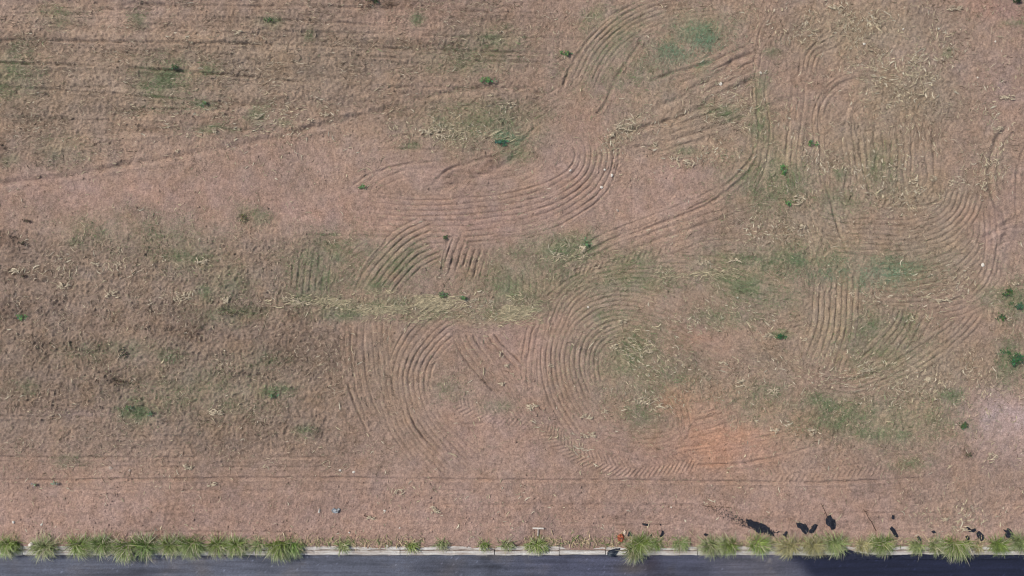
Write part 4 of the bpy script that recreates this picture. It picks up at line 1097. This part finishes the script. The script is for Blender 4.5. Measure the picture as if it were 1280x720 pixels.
STONES = [(437, 665, .034, "small round white stone above the first lone tuft on the kerb"), (500, 659, .030, "small white stone above and left of the second lone tuft"), (484, 682, .055, "white stone on the back of the long bare kerb"),
          (470, 690, .03, "white speck of stone on the front of the bare kerb"), (481, 638, .045, "upright white stone on bare earth left of the pale husk"), (1080, 55, .055, "white stone on the streaked earth at upper right"),
          (1244, 52, .04, "white stone near the right edge of the streaked earth"), (1128, 37, .035, "pale stone near the top edge at upper right"), (901, 105, .075, "pale chunky stone between the two diagonal ruts"),
          (951, 91, .045, "small white stone right of the diagonal ruts' upper ends"), (1229, 331, .075, "pale stone right of the outer furrows of the right-hand curve"), (752, 234, .060, "white stone on the lower part of the harrow bend"),
          (765, 219, .055, "pale stone on the tread marks of the harrow bend"), (756, 212, .050, "pale stone just above another on the harrow bend"), (772, 263, .05, "brown stone below the harrow bend"),
          (713, 213, .045, "pale stone at the inner edge of the harrow bend"), (39, 681, .10, "white stone wedged behind the kerb near the left end"), (51, 656, .05, "pale stone on bare earth above the gap near the left tufts"),
          (16, 653, .06, "pale stone on bare earth near the left edge, above the verge"), (425, 588, .045, "white stone at left of the big arc's foot"), (442, 590, .05, "brighter white stone just right of another at the arc's foot"),
          (138, 585, .07, "brown-grey stone in a dark row at lower left"), (162, 588, .05, "brown-grey stone right of another in the dark row"), (424, 588, .04, "grey stone touching the white stone left of the arc's foot"),
          (1222, 97, .035, "small pale stone below the streaked earth at upper right"), (1173, 36, .04, "tiny pale stone near the upper right reddish earth"), (922, 372, .035, "white speck among the green stripes right of centre"),
          (735, 384, .045, "white stone on top of the large harrow circle"), (839, 634, .03, "small pale stone above the low green tufts"), (806, 685, .06, "white stone beside the overhanging olive tuft on the kerb"),
          (836, 686, .045, "white stone on the kerb left of the low pale tuft"), (926, 684, .05, "pale stone on the kerb right of the large yellow-green clump"), (95, 668, .03, "dark stone just above the third tuft at left")]
for s in STONES:
    br = "brown" in s[3] or "grey" in s[3] or "dark" in s[3]
    stone(s[0], s[1], s[2] * .72, s[3], m_bstone if br else m_stone, random.uniform(1, 1.5))

M_husk = attr_mat("dry_husk", .8, (.8, 1.2), 25)


def husk(px, py, w, h, label, n=14, c=(0.50, 0.42, 0.30), ang0=0.0, name="maize_husk"):
    x, y = float(WX(px)), float(WY(py)); rx, ry = w / 2 / S, h / 2 / S
    vs = []; fs = []; cs = []
    for i in range(n):
        ax = random.uniform(-.75, .75) * rx; ay = random.uniform(-.75, .75) * ry
        a = ang0 + random.gauss(0, .55) if w > h else ang0 + math.pi / 2 + random.gauss(0, .55)
        if random.random() < .25: a = random.uniform(0, 3.14)
        L = random.uniform(.07, .20) * min(1.2, max(w, h) / 14); ww = random.uniform(.006, .019); cur = random.gauss(0, .9); k = len(vs); q = random.uniform(.65, 1.15); SEG = 5
        px_, py_ = ax - math.cos(a) * L / 2, ay - math.sin(a) * L / 2; z0 = float(Hat(x + ax, y + ay)) - float(Hat(x, y))
        for s in range(SEG + 1):
            t = s / SEG; wq = ww * (1 - abs(2 * t - 1) ** 2.2 * .8); aa = a + cur * (t - .5)
            zz = z0 + .012 + random.uniform(0, .02) + .03 * math.sin(t * 3.1)
            vs += [(px_ - math.sin(aa) * wq, py_ + math.cos(aa) * wq, zz + wq * .6), (px_, py_, zz), (px_ + math.sin(aa) * wq, py_ - math.cos(aa) * wq, zz + wq * .5)]
            cs += [[b_ * q for b_ in c]] * 3
            px_ += math.cos(aa) * L / SEG; py_ += math.sin(aa) * L / SEG
        for s in range(SEG):
            b0 = k + 3 * s; fs += [(b0, b0 + 1, b0 + 4, b0 + 3), (b0 + 1, b0 + 2, b0 + 5, b0 + 4)]
    o = link(name, raw_mesh(name, vs, fs, cs, False, M_husk), label=label, category="maize husk", group="pale maize husks on the field"); o.location = (x, y, float(Hat(x, y)))


HUSKS = [(547, 162, 14, 6, "bleached husk above another, left of the green patch by the forked rut"), (556, 170, 26, 7, "long bleached husk beside the green patch by the forked rut"), (628, 135, 12, 4, "pale husk in front of the reddish spot above the forked rut"),
         (640, 130, 12, 4, "pale husk nearest the reddish spot above the forked rut"), (532, 165, 18, 5, "faint bleached husk at the left of the straw row by the forked rut"), (665, 509, 16, 12, "pale crumpled husk clump at the centre of the bare earth"),
         (688, 457, 9, 8, "white husk on the left side of the large harrow circle"), (627, 443, 9, 10, "pale husk at the outer end of the slanting furrows"), (634, 458, 8, 8, "pale husk just below another at the slanting furrows"),
         (628, 480, 10, 6, "pale husk below the foot of the slanting furrows"), (545, 636, 16, 9, "yellowish husk clump on bare earth above the bare kerb"), (1003, 283, 10, 8, "pale husk between the wheel rut and the right-hand curve"),
         (1180, 375, 22, 7, "pale husk on the horizontal line under the right-hand curve"), (1083, 462, 14, 6, "pale husk on the diagonal furrows at lower right"), (1160, 474, 16, 7, "pale slanting husk right of the outer wheel rut"),
         (1115, 454, 12, 4, "thin pale husk above the outer wheel rut"), (22, 338, 24, 7, "pale husk beside the dark weed near the left edge"), (120, 331, 14, 5, "small pale husk in the straw left of centre"), (147, 330, 10, 5, "small pale husk right of another in the straw left of centre"),
         (80, 358, 20, 10, "wide pale husk clump on the brown field at left"), (140, 367, 20, 10, "curved pale husk pair on the brown field"), (228, 370, 26, 12, "broad pale husk clump on the brown field left of the furrows"),
         (253, 325, 20, 9, "pale husk clump above the broad one left of the furrows"), (283, 375, 14, 12, "upright pale husk right of the broad clump"), (376, 377, 30, 10, "broad bleached husk below the short vertical furrows"),
         (358, 373, 14, 6, "bleached husk at lower left of the short vertical furrows"), (270, 165, 10, 7, "pale husk just above the long curved rut"), (238, 171, 9, 7, "pale husk left of another above the long curved rut"), (223, 190, 8, 5, "small pale husk touching the long curved rut"),
         (405, 143, 14, 6, "pale husk above the rut where it crosses the rows"), (389, 151, 9, 6, "small pale husk below and left of another by the rut"), (323, 146, 12, 5, "pale husk beside small green weed, upper left"),
         (298, 42, 14, 6, "pale husk near a dark scratch at upper left"), (238, 53, 10, 5, "small pale husk on the second rut line"), (780, 160, 24, 10, "curved pale husk clump at the left ends of the diagonal ruts"), (764, 168, 12, 6, "pale husk on the bare earth above the harrow bend"),
         (820, 182, 8, 10, "upright yellowish husk at the foot of the lowest diagonal rut"), (862, 203, 16, 8, "pale husk clump on pinkish earth below the diagonal ruts"), (843, 198, 14, 6, "thin pale husk left of the clump on pinkish earth"),
         (1000, 250, 16, 12, "curly pale husk clump left of the long wheel rut"), (1141, 228, 12, 10, "pale husk clump at the foot of the vertical furrows"), (1165, 223, 12, 10, "yellowish husk clump just right of another at the vertical furrows"), (1120, 222, 10, 10, "pale husk clump left of another at the vertical furrows"),
         (1245, 163, 16, 9, "pale husk clump right of the upper bend of the far right rut"), (1242, 203, 14, 8, "pale husk clump inside the far right rut"), (1229, 233, 12, 12, "pale husk clump left of the far right rut"), (1192, 228, 14, 7, "pale husk at the top of the right-hand curve"),
         (1258, 122, 20, 8, "ragged pale husk clump near the right edge at top"), (1268, 357, 10, 10, "pale husk above the dark bushy weed at the right edge"), (728, 315, 10, 20, "tall bleached husk beside the green weed below the bare curve"),
         (697, 320, 14, 8, "bleached husk left of the tall one below the bare curve"), (766, 434, 12, 10, "white husk inside the large harrow circle, left part"), (810, 438, 16, 8, "pale husk inside the large harrow circle, right part"), (778, 402, 12, 8, "yellowish husk at the top inside the large harrow circle"),
         (805, 500, 20, 10, "pale husk clump at the bottom of the large harrow circle"), (828, 507, 18, 5, "pale husk row right of the clump at the circle's bottom"), (755, 514, 10, 7, "pale husk near the lower left of the large harrow circle"), (733, 520, 16, 7, "pale husk left of another near the circle's lower left"),
         (735, 543, 24, 8, "slanting pale husk above the tyre tread print"), (903, 454, 14, 10, "pale husk right of the thin ruts in the circle"), (925, 479, 16, 10, "pale husk above the orange earth"), (967, 538, 12, 8, "pale husk ring on the edge of the orange earth"),
         (1018, 538, 18, 8, "pale husk clump right of the orange earth"), (965, 490, 16, 12, "broad pale husk clump near the top of the picture's orange area"), (960, 418, 14, 4, "thin pale husk left of the flat dark green weed"), (1005, 424, 10, 7, "pale husk at the left edge of the long vertical furrows"),
         (1065, 366, 8, 12, "white upright husk on the long vertical furrows"), (918, 326, 20, 5, "white husk row above the green striped patch"), (880, 328, 24, 6, "white husk row left of another above the green striped patch"), (1075, 465, 10, 6, "small white husk in the bend of the outer wheel rut"),
         (270, 515, 20, 8, "pale husk clump below the brown field weeds"), (236, 584, 14, 9, "orange-tinted husk on bare earth at lower left"), (267, 605, 14, 5, "crescent pale husk on bare earth at lower left"), (1200, 660, 24, 7, "pale husk row near the oval black scrap"),
         (1178, 648, 12, 6, "pale husk left of another near the black scraps at right"), (1240, 570, 14, 10, "dry husk clump under the lavender patch"), (1045, 10, 24, 5, "long pale husk near the top edge at right"), (1192, 11, 22, 5, "pale husk near the reddish corner at upper right"),
         (497, 613, 18, 4, "thin pale husk on bare earth below the big arc"), (463, 646, 14, 4, "long thin pale husk beside a stick above the kerb"), (53, 676, 14, 8, "yellow dry husk behind the second tuft from the left"), (1015, 500, 0, 0, "")]
for h in HUSKS:
    if h[4]: husk(h[0], h[1], h[2], h[3], h[4], n=int(5 + h[2] * h[3] / 14))

# blue and white wrapper
m_blue, nt, b = mat("blue_wrapper", .4)
g = nt.nodes.new("ShaderNodeNewGeometry"); n1 = noise_node(nt, 14, 2, .5, g.outputs["Position"])
r1 = ramp(nt, n1.outputs[0], .46, .54, (.27, .30, .33), (.40, .40, .39)); nt.links.new(r1.outputs[0], b.inputs["Base Color"])
scrap("torn_wrapper", 220, 620, 5.818, [(1132, 100), (1150, 86), (1166, 96), (1186, 84), (1194, 96), (1180, 118), (1160, 124), (1145, 116)], "torn blue and white wrapper on bare earth above the long bare kerb", "litter", .02, .05, m_blue)
scrap("white_scrap", 220, 620, 5.818, [(1032, 120), (1036, 100), (1044, 88), (1050, 96), (1048, 118), (1040, 124)], "white paper scrap just left of the blue and white wrapper", "litter", .02, .02, m_white)
